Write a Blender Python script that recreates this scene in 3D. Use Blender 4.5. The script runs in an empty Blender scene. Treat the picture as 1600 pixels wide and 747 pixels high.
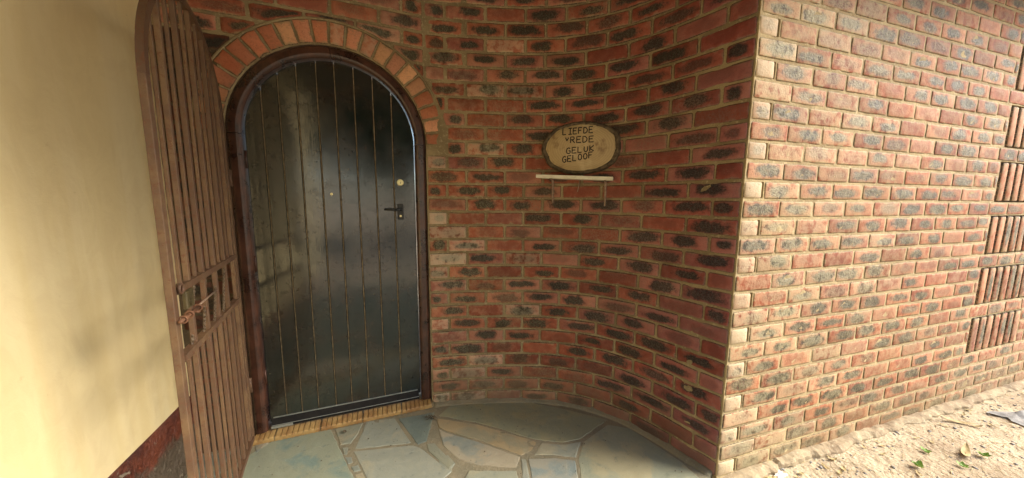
import bpy, math, random
from mathutils import Vector, Matrix, noise
random.seed(7)
SC = bpy.context.scene
COL = SC.collection
R = math.radians

# ------------------------------------------------------------------ camera
YAW, PITCH, ROLL = 0.3658, 0.1220, -0.0082
CAM = Vector((-0.1813, -2.0448, 1.3562))
F = Vector((math.sin(YAW)*math.cos(PITCH), math.cos(YAW)*math.cos(PITCH), -math.sin(PITCH)))
RR = Vector((math.cos(YAW), -math.sin(YAW), 0)); UU = RR.cross(F)
R2 = RR*math.cos(ROLL) - UU*math.sin(ROLL); U2 = UU*math.cos(ROLL) + RR*math.sin(ROLL)
cam_d = bpy.data.cameras.new('camera'); cam = bpy.data.objects.new('camera', cam_d); COL.objects.link(cam)
cam.matrix_world = Matrix(((R2.x, U2.x, -F.x, CAM.x), (R2.y, U2.y, -F.y, CAM.y), (R2.z, U2.z, -F.z, CAM.z), (0, 0, 0, 1)))
cam_d.sensor_width = 36.0; cam_d.lens = 504.68/1600*36; cam_d.clip_start = 0.02; cam_d.clip_end = 500
SC.camera = cam

# ------------------------------------------------------------------ light
SUN_AZ, SUN_EL = R(67), R(37)          # azimuth from -Y towards +X
to_sun = Vector((math.sin(SUN_AZ)*math.cos(SUN_EL), -math.cos(SUN_AZ)*math.cos(SUN_EL), math.sin(SUN_EL)))
W = bpy.data.worlds.new('World'); SC.world = W; W.use_nodes = True
nt = W.node_tree; bg = nt.nodes['Background']
sky = nt.nodes.new('ShaderNodeTexSky'); sky.sky_type = 'NISHITA'; sky.sun_disc = False
sky.sun_elevation = SUN_EL; sky.sun_rotation = math.atan2(to_sun.x, to_sun.y); sky.dust_density = 2.0
nt.links.new(sky.outputs[0], bg.inputs[0]); bg.inputs[1].default_value = 0.15
sd = bpy.data.lights.new('sun', 'SUN'); sd.energy = 2.4; sd.angle = R(32); sd.color = (1.0, 0.94, 0.82)
sun = bpy.data.objects.new('sun', sd); COL.objects.link(sun)
sun.rotation_euler = (-to_sun).to_track_quat('-Z', 'Y').to_euler()
SC.view_settings.view_transform = 'Standard'; SC.view_settings.look = 'None'
SC.view_settings.exposure = 1.75; SC.view_settings.gamma = 1.0

# ------------------------------------------------------------------ helpers
def link(name, me, mat=None, parent=None, loc=None):
    o = bpy.data.objects.new(name, me); COL.objects.link(o)
    if mat is not None and me is not None and not me.materials: me.materials.append(mat)
    if parent is not None: o.parent = parent
    if loc is not None: o.location = loc
    return o
def tag(o, label=None, cat=None, group=None, kind=None):
    if label: o['label'] = label
    if cat: o['category'] = cat
    if group: o['group'] = group
    if kind: o['kind'] = kind
    return o
def thing(name, label, cat, loc=(0, 0, 0), rz=0.0, group=None):
    o = bpy.data.objects.new(name, None); COL.objects.link(o); o.empty_display_size = .1
    o.location = loc; o.rotation_euler = (0, 0, rz)
    return tag(o, label, cat, group)
def mesh(vs, fs, smooth=False, uvs=None, rnd=None):
    me = bpy.data.meshes.new('m'); me.from_pydata([tuple(v) for v in vs], [], fs)
    if uvs is not None:
        ul = me.uv_layers.new(name='UVMap')
        for l in me.loops: ul.data[l.index].uv = uvs[l.vertex_index]
    if rnd is not None:
        at = me.attributes.new('rnd', 'FLOAT', 'POINT'); at.data.foreach_set('value', rnd)
    if smooth: me.polygons.foreach_set('use_smooth', [True]*len(me.polygons))
    me.update(); return me
class MB:
    def __init__(s): s.v = []; s.f = []; s.uv = []; s.r = []
    def add(s, vs, fs, uv=None, r=0.0):
        b = len(s.v); s.v += [tuple(v) for v in vs]; s.f += [tuple(i+b for i in f) for f in fs]
        s.uv += (uv if uv else [(0, 0)]*len(vs)); s.r += [r]*len(vs)
    def box(s, lo, hi, M=None, bev=0.0):
        x0, y0, z0 = lo; x1, y1, z1 = hi
        if bev <= 0:
            vs = [(x, y, z) for x in (x0, x1) for y in (y0, y1) for z in (z0, z1)]
            fs = [(0, 1, 3, 2), (4, 6, 7, 5), (0, 4, 5, 1), (2, 3, 7, 6), (0, 2, 6, 4), (1, 5, 7, 3)]
        else:
            b = bev; vs = []
            for x, sx in ((x0, 1), (x1, -1)):
                for y, sy in ((y0, 1), (y1, -1)):
                    for z, sz in ((z0, 1), (z1, -1)):
                        vs += [(x, y+sy*b, z+sz*b), (x+sx*b, y, z+sz*b), (x+sx*b, y+sy*b, z)]
            def c(i, j, k, a): return ((i*2+j)*2+k)*3+a
            fs = []
            for i in (0, 1): fs.append((c(i,0,0,0), c(i,1,0,0), c(i,1,1,0), c(i,0,1,0)))
            for j in (0, 1): fs.append((c(0,j,0,1), c(1,j,0,1), c(1,j,1,1), c(0,j,1,1)))
            for k in (0, 1): fs.append((c(0,0,k,2), c(1,0,k,2), c(1,1,k,2), c(0,1,k,2)))
            for j in (0, 1):
                for k in (0, 1): fs.append((c(0,j,k,1), c(1,j,k,1), c(1,j,k,2), c(0,j,k,2)))
            for i in (0, 1):
                for k in (0, 1): fs.append((c(i,0,k,0), c(i,1,k,0), c(i,1,k,2), c(i,0,k,2)))
            for i in (0, 1):
                for j in (0, 1): fs.append((c(i,j,0,0), c(i,j,1,0), c(i,j,1,1), c(i,j,0,1)))
            for i in (0, 1):
                for j in (0, 1):
                    for k in (0, 1): fs.append((c(i,j,k,0), c(i,j,k,1), c(i,j,k,2)))
        if M is not None: vs = [M @ Vector(v) for v in vs]
        s.add(vs, fs)
    def tube(s, pts, rad, n=8, caps=True):
        pts = [Vector(p) for p in pts]; vs = []; fs = []; up = None
        rads = rad if isinstance(rad, (list, tuple)) else [rad]*len(pts)
        for i, p in enumerate(pts):
            t = (pts[min(i+1, len(pts)-1)] - pts[max(i-1, 0)]).normalized()
            if up is None:
                up = Vector((0, 0, 1)) if abs(t.z) < .9 else Vector((1, 0, 0))
            a = (up - t*up.dot(t)).normalized(); b = t.cross(a); up = a
            for k in range(n):
                q = 2*math.pi*k/n; vs.append(p + (a*math.cos(q) + b*math.sin(q))*rads[i])
        for i in range(len(pts)-1):
            for k in range(n):
                fs.append((i*n+k, i*n+(k+1) % n, (i+1)*n+(k+1) % n, (i+1)*n+k))
        if caps:
            fs.append(tuple(range(n))); fs.append(tuple((len(pts)-1)*n+k for k in range(n)))
        s.add(vs, fs)
    def sweep(s, pts, prof, ups, caps=True):
        """prof: closed list of (a, b); a along 'side', b along 'up' at each point: ups = list of (side, up)"""
        n = len(prof); vs = []; fs = []
        for p, (sd_, up_) in zip(pts, ups):
            for a, b in prof: vs.append(Vector(p) + Vector(sd_)*a + Vector(up_)*b)
        for i in range(len(pts)-1):
            for k in range(n): fs.append((i*n+k, i*n+(k+1) % n, (i+1)*n+(k+1) % n, (i+1)*n+k))
        if caps: fs.append(tuple(range(n))); fs.append(tuple((len(pts)-1)*n+k for k in range(n)))
        s.add(vs, fs)
    def build(s, name, mat, parent=None, smooth=False, loc=None, uv=False, rnd=False):
        me = mesh(s.v, s.f, smooth, s.uv if uv else None, s.r if rnd else None)
        import bmesh
        bm = bmesh.new(); bm.from_mesh(me); bmesh.ops.recalc_face_normals(bm, faces=bm.faces); bm.to_mesh(me); bm.free()
        return link(name, me, mat, parent, loc)

# ------------------------------------------------------------------ materials
class NT:
    """tiny node-graph writer"""
    def __init__(s, name):
        s.m = bpy.data.materials.new(name); s.m.use_nodes = True; s.t = s.m.node_tree
        s.b = s.t.nodes['Principled BSDF']
    def n(s, typ, **kw):
        nd = s.t.nodes.new(typ)
        for k, v in kw.items(): setattr(nd, k, v)
        return nd
    def L(s, a, b): s.t.links.new(a, b)
    def put(s, sock, v):
        if hasattr(v, 'is_output') or isinstance(v, bpy.types.NodeSocket): s.L(v, sock)
        else:
            if isinstance(v, tuple) and len(v) == 3 and sock.type == 'RGBA': v = v + (1,)
            sock.default_value = v
    def math(s, op, a, b=0.0, c=0.0, clamp=False):
        nd = s.n('ShaderNodeMath', operation=op); nd.use_clamp = clamp
        s.put(nd.inputs[0], a); s.put(nd.inputs[1], b); s.put(nd.inputs[2], c); return nd.outputs[0]
    def ramp(s, v, lo, hi, a=0.0, b=1.0):
        nd = s.n('ShaderNodeMapRange', interpolation_type='SMOOTHSTEP')
        s.put(nd.inputs[0], v); s.put(nd.inputs[1], lo); s.put(nd.inputs[2], hi); s.put(nd.inputs[3], a); s.put(nd.inputs[4], b)
        return nd.outputs[0]
    def mix(s, f, a, b, blend='MIX'):
        nd = s.n('ShaderNodeMix', data_type='RGBA', blend_type=blend)
        s.put(nd.inputs['Factor'], f); s.put(nd.inputs[6], a); s.put(nd.inputs[7], b); return nd.outputs[2]
    def noise(s, vec, scale, detail=4, rough=.55, out=0, dist=0.0):
        nd = s.n('ShaderNodeTexNoise'); s.put(nd.inputs['Vector'], vec)
        nd.inputs['Scale'].default_value = scale; nd.inputs['Detail'].default_value = detail
        nd.inputs['Roughness'].default_value = rough; nd.inputs['Distortion'].default_value = dist
        return nd.outputs[out]
    def vor(s, vec, scale, feature='F1', out='Distance', rand=1.0):
        nd = s.n('ShaderNodeTexVoronoi', feature=feature); s.put(nd.inputs['Vector'], vec)
        nd.inputs['Scale'].default_value = scale; nd.inputs['Randomness'].default_value = rand; return nd.outputs[out]
    def scale(s, vec, sc):
        nd = s.n('ShaderNodeVectorMath', operation='MULTIPLY'); s.put(nd.inputs[0], vec); nd.inputs[1].default_value = sc; return nd.outputs[0]
    def cr(s, v, stops):
        nd = s.n('ShaderNodeValToRGB'); el = nd.color_ramp.elements
        while len(el) < len(stops): el.new(.5)
        for e, (p, c) in zip(el, stops): e.position = p; e.color = c + (1,)
        s.put(nd.inputs[0], v); return nd.outputs[0]
    def bump(s, h, strength=.5, dist=.005, normal=None):
        nd = s.n('ShaderNodeBump'); s.put(nd.inputs['Height'], h); nd.inputs['Strength'].default_value = strength
        nd.inputs['Distance'].default_value = dist
        if normal is not None: s.L(normal, nd.inputs['Normal'])
        return nd.outputs[0]
    def out(s, col=None, rough=None, nor=None, metal=None, spec=None):
        if col is not None: s.put(s.b.inputs['Base Color'], col)
        if rough is not None: s.put(s.b.inputs['Roughness'], rough)
        if nor is not None: s.L(nor, s.b.inputs['Normal'])
        if metal is not None: s.put(s.b.inputs['Metallic'], metal)
        if spec is not None: s.put(s.b.inputs['Specular IOR Level'], spec)
        return s.m
    def pos(s): return s.n('ShaderNodeNewGeometry').outputs['Position']

MORTAR = (.30, .225, .115)
def mat_brick(plain=False):
    g = NT('voussoir_brick' if plain else 'rustic_brick'); P = g.pos()
    oi = g.n('ShaderNodeObjectInfo')
    at = g.n('ShaderNodeAttribute', attribute_name='rnd', attribute_type='GEOMETRY')
    r0 = g.math('FRACT', g.math('ADD', oi.outputs['Random'], at.outputs['Fac']))
    r1 = g.math('FRACT', g.math('MULTIPLY', r0, 17.31)); r2 = g.math('FRACT', g.math('MULTIPLY', r0, 91.7)); r3 = g.math('FRACT', g.math('MULTIPLY', r0, 313.9))
    r4 = g.math('FRACT', g.math('MULTIPLY', r0, 733.1))
    uvn = g.n('ShaderNodeUVMap', uv_map='UVMap'); sp = g.n('ShaderNodeSeparateXYZ'); g.L(uvn.outputs[0], sp.inputs[0])
    u, v = sp.outputs[0], sp.outputs[1]
    n1 = g.noise(P, 28, 5, .6); n2 = g.noise(P, 110, 4, .65); n3 = g.noise(P, 420, 3, .6); n4 = g.noise(P, 3.2, 3, .5)
    base = g.cr(r1, [(0, (.20, .050, .028)), (.28, (.30, .082, .038)), (.55, (.35, .108, .056)), (.8, (.42, .185, .118)), (1, (.24, .074, .050))] if not plain else
                    [(0, (.40, .13, .06)), (.4, (.50, .18, .09)), (.75, (.56, .25, .145)), (1, (.60, .32, .16))])
    base = g.mix(g.ramp(n1, .35, .75, 0, .45), base, g.mix(.5, base, (.60, .30, .17)))
    base = g.mix(g.ramp(n2, .45, .72, 0, .45), base, g.mix(.6, base, (.10, .03, .018)))
    au = g.math('ABSOLUTE', u); av = g.math('ABSOLUTE', v)
    r5 = g.math('FRACT', g.math('MULTIPLY', r0, 1931.7)); r6 = g.math('FRACT', g.math('MULTIPLY', r0, 577.3))
    ou = g.math('ABSOLUTE', g.math('ADD', u, g.math('MULTIPLY_ADD', r5, .50, -.25))); ov = g.math('ABSOLUTE', g.math('ADD', v, g.math('MULTIPLY_ADD', r6, .44, -.22)))
    # charcoal oval of the rough face
    ea = g.math('DIVIDE', ou, g.math('MULTIPLY_ADD', r2, .32, .56)); eb = g.math('DIVIDE', ov, g.math('MULTIPLY_ADD', r3, .36, .58))
    e = g.math('SQRT', g.math('ADD', g.math('POWER', ea, 2.4), g.math('POWER', eb, 2.2)))
    en = g.math('MULTIPLY_ADD', g.math('SUBTRACT', n1, .5), 1.5, e)
    en = g.math('MULTIPLY_ADD', g.math('SUBTRACT', n2, .5), 1.0, en)
    core = g.math('MULTIPLY', g.ramp(en, .55, 1.22, 1, 0), g.ramp(n2, .22, .50, .55, 1.0))
    halo = g.ramp(en, .9, 1.6, 1, 0)
    amt = g.ramp(r4, .08, .48, .20, 1.0) if not plain else 0.0
    core_a = g.math('MULTIPLY', core, amt)
    ccol = g.mix(g.ramp(n2, .35, .7), (.014, .012, .010), g.mix(r1, (.115, .092, .045), (.095, .080, .055)))
    ccol = g.mix(g.ramp(n3, .56, .72), ccol, (.33, .275, .165))
    col = base
    if not plain:
        col = g.mix(g.math('MULTIPLY', halo, .45), base, g.mix(.6, base, (.26, .04, .018)))
        col = g.mix(core_a, col, ccol)
    # mortar smeared over the arrises
    edge = g.math('MAXIMUM', au, av) if plain else g.math('MAXIMUM', g.math('MULTIPLY_ADD', au, 3.2, -2.2), av)
    sm = g.ramp(g.math('MULTIPLY_ADD', g.math('SUBTRACT', n1, .5), 1.1, edge), .74, 1.08)
    col = g.mix(g.math('MULTIPLY', sm, .82), col, g.mix(n2, (.33, .255, .13), (.22, .165, .09)))
    # a film of lime / dust, whole wall patches
    film = g.math('MULTIPLY', g.ramp(n4, .46, .68), g.ramp(n2, .35, .65))
    col = g.mix(g.math('MULTIPLY', film, .45), col, (.27, .20, .115))
    # soil splashed on the lowest courses, dark line where brick meets joint
    spz = g.n('ShaderNodeSeparateXYZ'); g.L(P, spz.inputs[0])
    zs = g.math('MULTIPLY_ADD', g.math('SUBTRACT', g.noise(P, 9, 4, .6), .5), .55, spz.outputs[2])
    col = g.mix(g.math('MULTIPLY', g.ramp(zs, .0, .34, 1, 0), .55), col, (.20, .135, .075))
    wash = g.math('SUBTRACT', 1.0, oi.outputs['Alpha'])
    wm = g.math('MULTIPLY', wash, g.ramp(g.math('ADD', n1, g.math('MULTIPLY', wash, .25)), .40, .62))
    col = g.mix(wm, col, g.mix(n2, (.62, .50, .33), (.74, .66, .50)))
    col = g.mix(1.0, col, oi.outputs['Color'], 'MULTIPLY')
    crk = g.math('MULTIPLY', g.ramp(edge, .93, .995), g.ramp(n2, .36, .56, .25, .95))
    col = g.mix(crk, col, (.045, .030, .018))
    pit = g.ramp(g.vor(P, 150), .10, .22, .7, 0); col = g.mix(g.math('MULTIPLY', pit, g.ramp(n1, .45, .6)), col, (.05, .025, .015))
    h = g.math('ADD', g.math('MULTIPLY', g.math('MULTIPLY', core_a, g.math('SUBTRACT', g.noise(P, 100, 5, .7, dist=.3), .5)), 2.4), g.math('MULTIPLY', n2, .45))
    h = g.math('MULTIPLY_ADD', n3, .22, h); h = g.math('MULTIPLY_ADD', n1, .4, h)
    rg = g.math('MULTIPLY_ADD', core_a, -.22, .78)
    return g.out(col, rg, g.bump(h, .9, .0055), spec=.35)

def mat_mortar(name='mortar', c0=(.34, .265, .145), c1=(.22, .165, .09), c2=(.46, .38, .235)):
    g = NT(name); P = g.pos()
    n1 = g.noise(P, 5, 4); n2 = g.noise(P, 60, 5, .65); n3 = g.noise(P, 320, 3, .6)
    col = g.mix(g.ramp(n1, .35, .65), c0, c1); col = g.mix(g.ramp(n2, .52, .72, 0, .7), col, c2)
    col = g.mix(g.ramp(n3, .60, .70, 0, .6), col, (.08, .06, .04))
    h = g.math('MULTIPLY_ADD', n3, .3, n2)
    return g.out(col, .92, g.bump(h, .8, .006), spec=.2)

def mat_door():
    g = NT('black_gloss_paint'); P = g.pos()
    st = g.scale(P, (14, 1, 1.6)); n1 = g.noise(st, 2.2, 4, .6); n2 = g.noise(P, 9, 5, .7); n3 = g.noise(P, 160, 3, .6)
    streak = g.noise(g.scale(P, (60, 1, 3)), 3, 4, .6)
    oi = g.n('ShaderNodeObjectInfo'); r = oi.outputs['Random']
    col = g.mix(g.ramp(n2, .42, .62), (.006, .008, .006), (.018, .010, .005))
    col = g.mix(g.math('MULTIPLY', r, .5), col, (.008, .014, .010))
    col = g.mix(g.ramp(streak, .60, .75, 0, .5), col, (.030, .024, .015))
    col = g.mix(g.ramp(g.noise(P, 45, 4, .7), .66, .72, 0, .65), col, (.16, .12, .07))
    rg = g.math('ADD', g.ramp(n2, .35, .7, .17, .30), g.math('MULTIPLY', g.math('SUBTRACT', streak, .5), .16))
    rg = g.math('MULTIPLY_ADD', r, .05, rg)
    h = g.math('MULTIPLY_ADD', n3, .25, g.math('ADD', g.math('MULTIPLY', streak, .8), g.math('MULTIPLY', n1, .5)))
    g.put(g.b.inputs['Coat Weight'], g.ramp(g.noise(P, 22, 6, .75), .36, .50, .72, 1.0))
    g.put(g.b.inputs['Coat Roughness'], g.ramp(g.noise(P, 6, 5, .7), .35, .65, .10, .19)); g.b.inputs['Coat IOR'].default_value = 1.85
    cb = g.bump(g.math('MULTIPLY_ADD', streak, .5, g.noise(P, 30, 3, .6)), .25, .0012); g.L(cb, g.b.inputs['Coat Normal'])
    return g.out(col, rg, g.bump(h, .35, .0012), spec=.25)

def mat_frame():
    g = NT('varnished_dark_timber'); P = g.pos(); n2 = g.noise(P, 7, 5, .65); n1 = g.noise(g.scale(P, (1, 1, .15)), 90, 4, .6); n3 = g.noise(P, 130, 4, .7)
    col = g.mix(g.ramp(n2, .36, .66), (.022, .009, .006), (.082, .030, .016))
    col = g.mix(g.ramp(n1, .5, .75, 0, .5), col, (.13, .05, .025)); col = g.mix(g.ramp(n3, .68, .74, 0, .5), col, (.25, .2, .14))
    return g.out(col, g.ramp(n2, .3, .7, .22, .42), g.bump(g.math('ADD', n1, g.math('MULTIPLY', n3, .5)), .4, .0018), spec=.6)

def mat_gate():
    g = NT('rusty_brown_paint'); P = g.pos(); n1 = g.noise(P, 9, 5, .65); n2 = g.noise(P, 70, 5, .7); n3 = g.noise(P, 300, 3, .6)
    oi = g.n('ShaderNodeObjectInfo'); r = oi.outputs['Random']
    col = g.mix(r, (.100, .055, .028), (.165, .098, .048))
    col = g.mix(g.ramp(n1, .40, .62, 0, .8), col, (.100, .054, .032)); col = g.mix(g.ramp(n2, .50, .66, 0, .75), col, (.12, .04, .015))
    col = g.mix(g.ramp(n3, .66, .76, 0, .8), col, (.38, .29, .16)); col = g.mix(g.ramp(n2, .66, .74, 0, .6), col, (.035, .02, .012))
    return g.out(col, .62, g.bump(g.math('MULTIPLY_ADD', n3, .4, n2), .6, .002), spec=.45)

def mat_simple(name, c0, c1, scale=12, rough=.6, bump=.4, metal=0.0, dist=.002, spk=None, spec=.5):
    g = NT(name); P = g.pos(); n1 = g.noise(P, scale, 5, .6); n2 = g.noise(P, scale*9, 4, .65)
    col = g.mix(g.ramp(n1, .35, .65), c0, c1)
    if spk: col = g.mix(g.ramp(n2, .60, .72, 0, .8), col, spk)
    return g.out(col, rough, g.bump(g.math('MULTIPLY_ADD', n2, .6, n1), bump, dist), metal=metal, spec=spec)

def mat_plaster():
    g = NT('cream_plaster'); P = g.pos()
    n1 = g.noise(g.scale(P, (1, 6, .35)), 2.4, 4, .55); n2 = g.noise(P, 1.3, 4, .5); n3 = g.noise(P, 200, 3, .6); n4 = g.noise(P, 14, 5, .7)
    col = g.mix(g.ramp(n1, .35, .65), (.76, .62, .33), (.80, .67, .39)); col = g.mix(g.ramp(n2, .4, .7, 0, .6), col, (.72, .57, .30))
    spots = g.ramp(g.vor(P, 7.5), .032, .050, .8, 0); keep = g.ramp(g.noise(P, 2.2, 2), .52, .60)
    col = g.mix(g.math('MULTIPLY', spots, keep), col, (.17, .085, .03))
    col = g.mix(g.ramp(n4, .66, .76, 0, .35), col, (.42, .27, .10))
    s2 = g.ramp(g.vor(g.scale(P, (1, 1, 1.0)), 16), .020, .034, .7, 0); col = g.mix(g.math('MULTIPLY', s2, g.ramp(g.noise(P, 3.1, 2), .55, .6)), col, (.25, .13, .05))
    tr = g.noise(g.scale(P, (1, 1.6, 1)), 5.5, 6, .62, dist=1.6); col = g.mix(g.ramp(tr, .42, .62, .0, .22), col, (.64, .49, .25))
    return g.out(col, .50, g.bump(g.math('MULTIPLY_ADD', n3, .25, g.math('MULTIPLY_ADD', tr, 1.2, n4)), .4, .003), spec=.35)

def mat_plinth():
    g = NT('dirty_red_plinth_paint'); P = g.pos(); sp = g.n('ShaderNodeSeparateXYZ'); g.L(P, sp.inputs[0])
    n1 = g.noise(P, 6, 5, .65); n2 = g.noise(P, 45, 5, .7); n3 = g.noise(P, 18, 4, .6, dist=1.2)
    col = g.mix(g.ramp(n1, .38, .62), (.07, .016, .010), (.17, .045, .022))
    z = g.math('MULTIPLY_ADD', g.math('SUBTRACT', n1, .5), .35, sp.outputs[2])
    col = g.mix(g.ramp(z, .17, .25, 1, 0), col, g.mix(n2, (.06, .045, .03), (.16, .12, .08)))
    col = g.mix(g.ramp(n3, .66, .70, 0, .75), col, (.34, .30, .22))
    return g.out(col, g.ramp(n2, .3, .7, .3, .6), g.bump(g.math('MULTIPLY_ADD', n2, .5, n3), 1.0, .022), spec=.5)

def mat_flag():
    g = NT('slate_flagstone'); P = g.pos(); oi = g.n('ShaderNodeObjectInfo'); r = oi.outputs['Random']
    n1 = g.noise(P, 4.2, 5, .6, dist=.4); n2 = g.noise(P, 22, 5, .65); n3 = g.noise(P, 190, 3, .65)
    r2 = g.math('FRACT', g.math('MULTIPLY', r, 37.7))
    blue = g.mix(r, (.195, .215, .180), (.255, .26, .20)); tan = g.mix(r2, (.30, .29, .20), (.31, .265, .18))
    col = g.mix(g.ramp(g.math('ADD', n1, g.math('MULTIPLY', g.math('SUBTRACT', r2, .5), .22)), .48, .60), blue, tan)
    col = g.mix(g.ramp(n2, .45, .7, 0, .55), col, g.mix(.5, col, (.34, .32, .22)))
    col = g.mix(g.ramp(n2, .30, .42, .5, 0), col, (.11, .13, .115))
    col = g.mix(g.ramp(n3, .63, .70, 0, .5), col, (.38, .40, .34)); col = g.mix(g.ramp(g.noise(P, 60, 3, .6), .70, .75, 0, .8), col, (.03, .028, .022))
    col = g.mix(1.0, col, oi.outputs['Color'], 'MULTIPLY')
    return g.out(col, g.ramp(n2, .3, .7, .42, .68), g.bump(g.math('MULTIPLY_ADD', n3, .25, g.math('ADD', n1, g.math('MULTIPLY', n2, .5))), .8, .007), spec=.45)

def mat_dirt():
    g = NT('sandy_soil'); P = g.pos()
    n1 = g.noise(P, 1.6, 5, .6); n2 = g.noise(P, 16, 6, .7); n3 = g.noise(P, 120, 4, .7); vr = g.vor(P, 55)
    col = g.mix(g.ramp(n1, .38, .62), (.40, .315, .21), (.50, .41, .28)); col = g.mix(g.ramp(n2, .5, .72, 0, .7), col, (.27, .18, .11))
    col = g.mix(g.ramp(n3, .58, .70, 0, .6), col, (.66, .55, .38)); col = g.mix(g.ramp(n3, .28, .40, .7, 0), col, (.12, .08, .05))
    h = g.math('MULTIPLY_ADD', n3, .35, g.math('ADD', n2, g.math('MULTIPLY', vr, -.4)))
    return g.out(col, .95, g.bump(h, .9, .018), spec=.15)

M = {}
M['brick'] = mat_brick(); M['voussoir'] = mat_brick(True); M['mortar'] = mat_mortar()
M['pale_mortar'] = mat_mortar('pale_mortar', (.52, .405, .22), (.38, .285, .155), (.64, .54, .34))
M['door'] = mat_door(); M['frame'] = mat_frame(); M['gate'] = mat_gate(); M['plaster'] = mat_plaster(); M['plinth'] = mat_plinth()
M['flag'] = mat_flag(); M['dirt'] = mat_dirt()
M['footing'] = mat_mortar('soiled_footing', (.38, .30, .19), (.26, .19, .12), (.52, .45, .32))
M['shaded_mortar'] = mat_mortar('shaded_mortar', (.10, .072, .04), (.06, .042, .026), (.16, .12, .07))  # darker mortar copy, shade behind the gate put into its colour
M['bed'] = mat_mortar('patio_mortar', (.20, .18, .12), (.26, .22, .14), (.30, .27, .19))
M['backing'] = mat_simple('dusty_groove', (.15, .105, .055), (.28, .21, .12), 40, .8)
M['black'] = mat_simple('black_iron', (.008, .008, .008), (.018, .017, .015), 30, .38, .3)
M['brass'] = mat_simple('worn_brass', (.75, .60, .28), (.85, .74, .42), 60, .28, .2, 1.0, .0006)
M['alu'] = mat_simple('dull_aluminium', (.42, .45, .42), (.55, .57, .53), 60, .42, .3, .8, .0008, (.12, .11, .09))
M['sealant'] = mat_simple('grimy_caulk', (.03, .012, .008), (.10, .05, .028), 25, .6, .8, 0, .004, (.28, .22, .13))
M['tile'] = mat_simple('brown_quarry_tile', (.26, .135, .045), (.38, .24, .085), 14, .55, .5, 0, .002, (.06, .035, .02))
M['wood'] = None
M['rust'] = mat_simple('bare_rust', (.13, .055, .025), (.19, .085, .04), 50, .7, .6, 0, .002, (.16, .05, .02))
M['lock'] = mat_simple('old_green_lock', (.06, .045, .02), (.10, .075, .03), 40, .5, .5, .2, .002, (.06, .05, .03))
M['white'] = mat_simple('weathered_white_paint', (.66, .60, .44), (.76, .71, .56), 25, .6, .5, 0, .0015, (.40, .30, .17))
M['steel'] = mat_simple('rusted_wire', (.24, .15, .10), (.34, .24, .17), 50, .6, .5, .1, .001, (.42, .34, .24))
M['bark'] = mat_simple('grey_bark', (.07, .048, .028), (.17, .125, .07), 35, .9, 1.0, 0, .008, (.07, .05, .03))
M['ink'] = mat_simple('burnt_lettering', (.014, .009, .006), (.03, .018, .012), 80, .8)
M['satin_black'] = mat_simple('satin_black_paint', (.006, .006, .006), (.014, .012, .010), 30, .6, .3, spec=.2)
M['unseen_soffit'] = mat_simple('unseen_soffit_board', (.07, .045, .028), (.10, .065, .04), 5, .8)
M['unseen_fascia'] = mat_simple('unseen_fascia_paint', (.10, .05, .03), (.13, .07, .04), 8, .5)
M['leaf_dry'] = mat_simple('dry_leaf', (.34, .24, .10), (.46, .36, .17), 40, .8, .5, 0, .001, (.12, .07, .03))
M['leaf_green'] = mat_simple('weed_leaf', (.16, .30, .045), (.28, .42, .08), 40, .6, .4)
M['leaf_yellow'] = mat_simple('yellow_leaf', (.55, .42, .05), (.62, .50, .10), 40, .7, .4)
M['rag'] = mat_simple('dirty_white_cloth', (.62, .60, .56), (.78, .76, .72), 20, .8, .6, 0, .004, (.30, .25, .2))
M['stone'] = mat_simple('grey_stone', (.20, .19, .18), (.34, .32, .29), 18, .85, .8, 0, .006, (.45, .42, .36))
M['hedge'] = mat_simple('hedge_leaf', (.014, .030, .007), (.030, .055, .012), 3, .55, .3)
M['spiral'] = mat_simple('worn_twist_bar', (.08, .05, .03), (.15, .11, .07), 90, .45, .4, .3, .001, (.45, .40, .30))
g = NT('cut_wood_face'); P = g.pos(); tc = g.n('ShaderNodeTexCoord').outputs['Object']
w = g.n('ShaderNodeTexWave', wave_type='RINGS', rings_direction='SPHERICAL'); g.L(g.scale(tc, (1, .05, 1.5)), w.inputs[0]); w.inputs['Scale'].default_value = 22; w.inputs['Distortion'].default_value = 3.5; w.inputs['Detail'].default_value = 3
n1 = g.noise(P, 7, 4, .6); n2 = g.noise(P, 60, 4, .6)
c = g.mix(g.math('MULTIPLY', w.outputs[1], .35), (.47, .34, .165), (.33, .22, .10)); c = g.mix(g.ramp(n1, .55, .66, 0, .8), c, (.20, .11, .05)); c = g.mix(g.ramp(n1, .33, .45, .6, 0), c, (.60, .47, .27))
M['wood'] = g.out(c, .6, g.bump(g.math('MULTIPLY_ADD', n2, .5, w.outputs[1]), .3, .0015))

# ------------------------------------------------------------------ dimensions
CP = 0.0857                      # brick course
def zc(n): return n*CP - .008
NTOP = 31; ZTOP = zc(NTOP)
AX, AZ, AR = -.440, 1.675, .486  # arch centre and opening radius
RING = .602
OPL, OPR = AX-AR, AX+AR
TH = -.066; CORN = Vector((1.290, -1.060, 0))
WX = -1.172                      # plaster wall plane
def nz(x, y=0.0, z=0.0): return noise.noise(Vector((x, y, z)))

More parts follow.
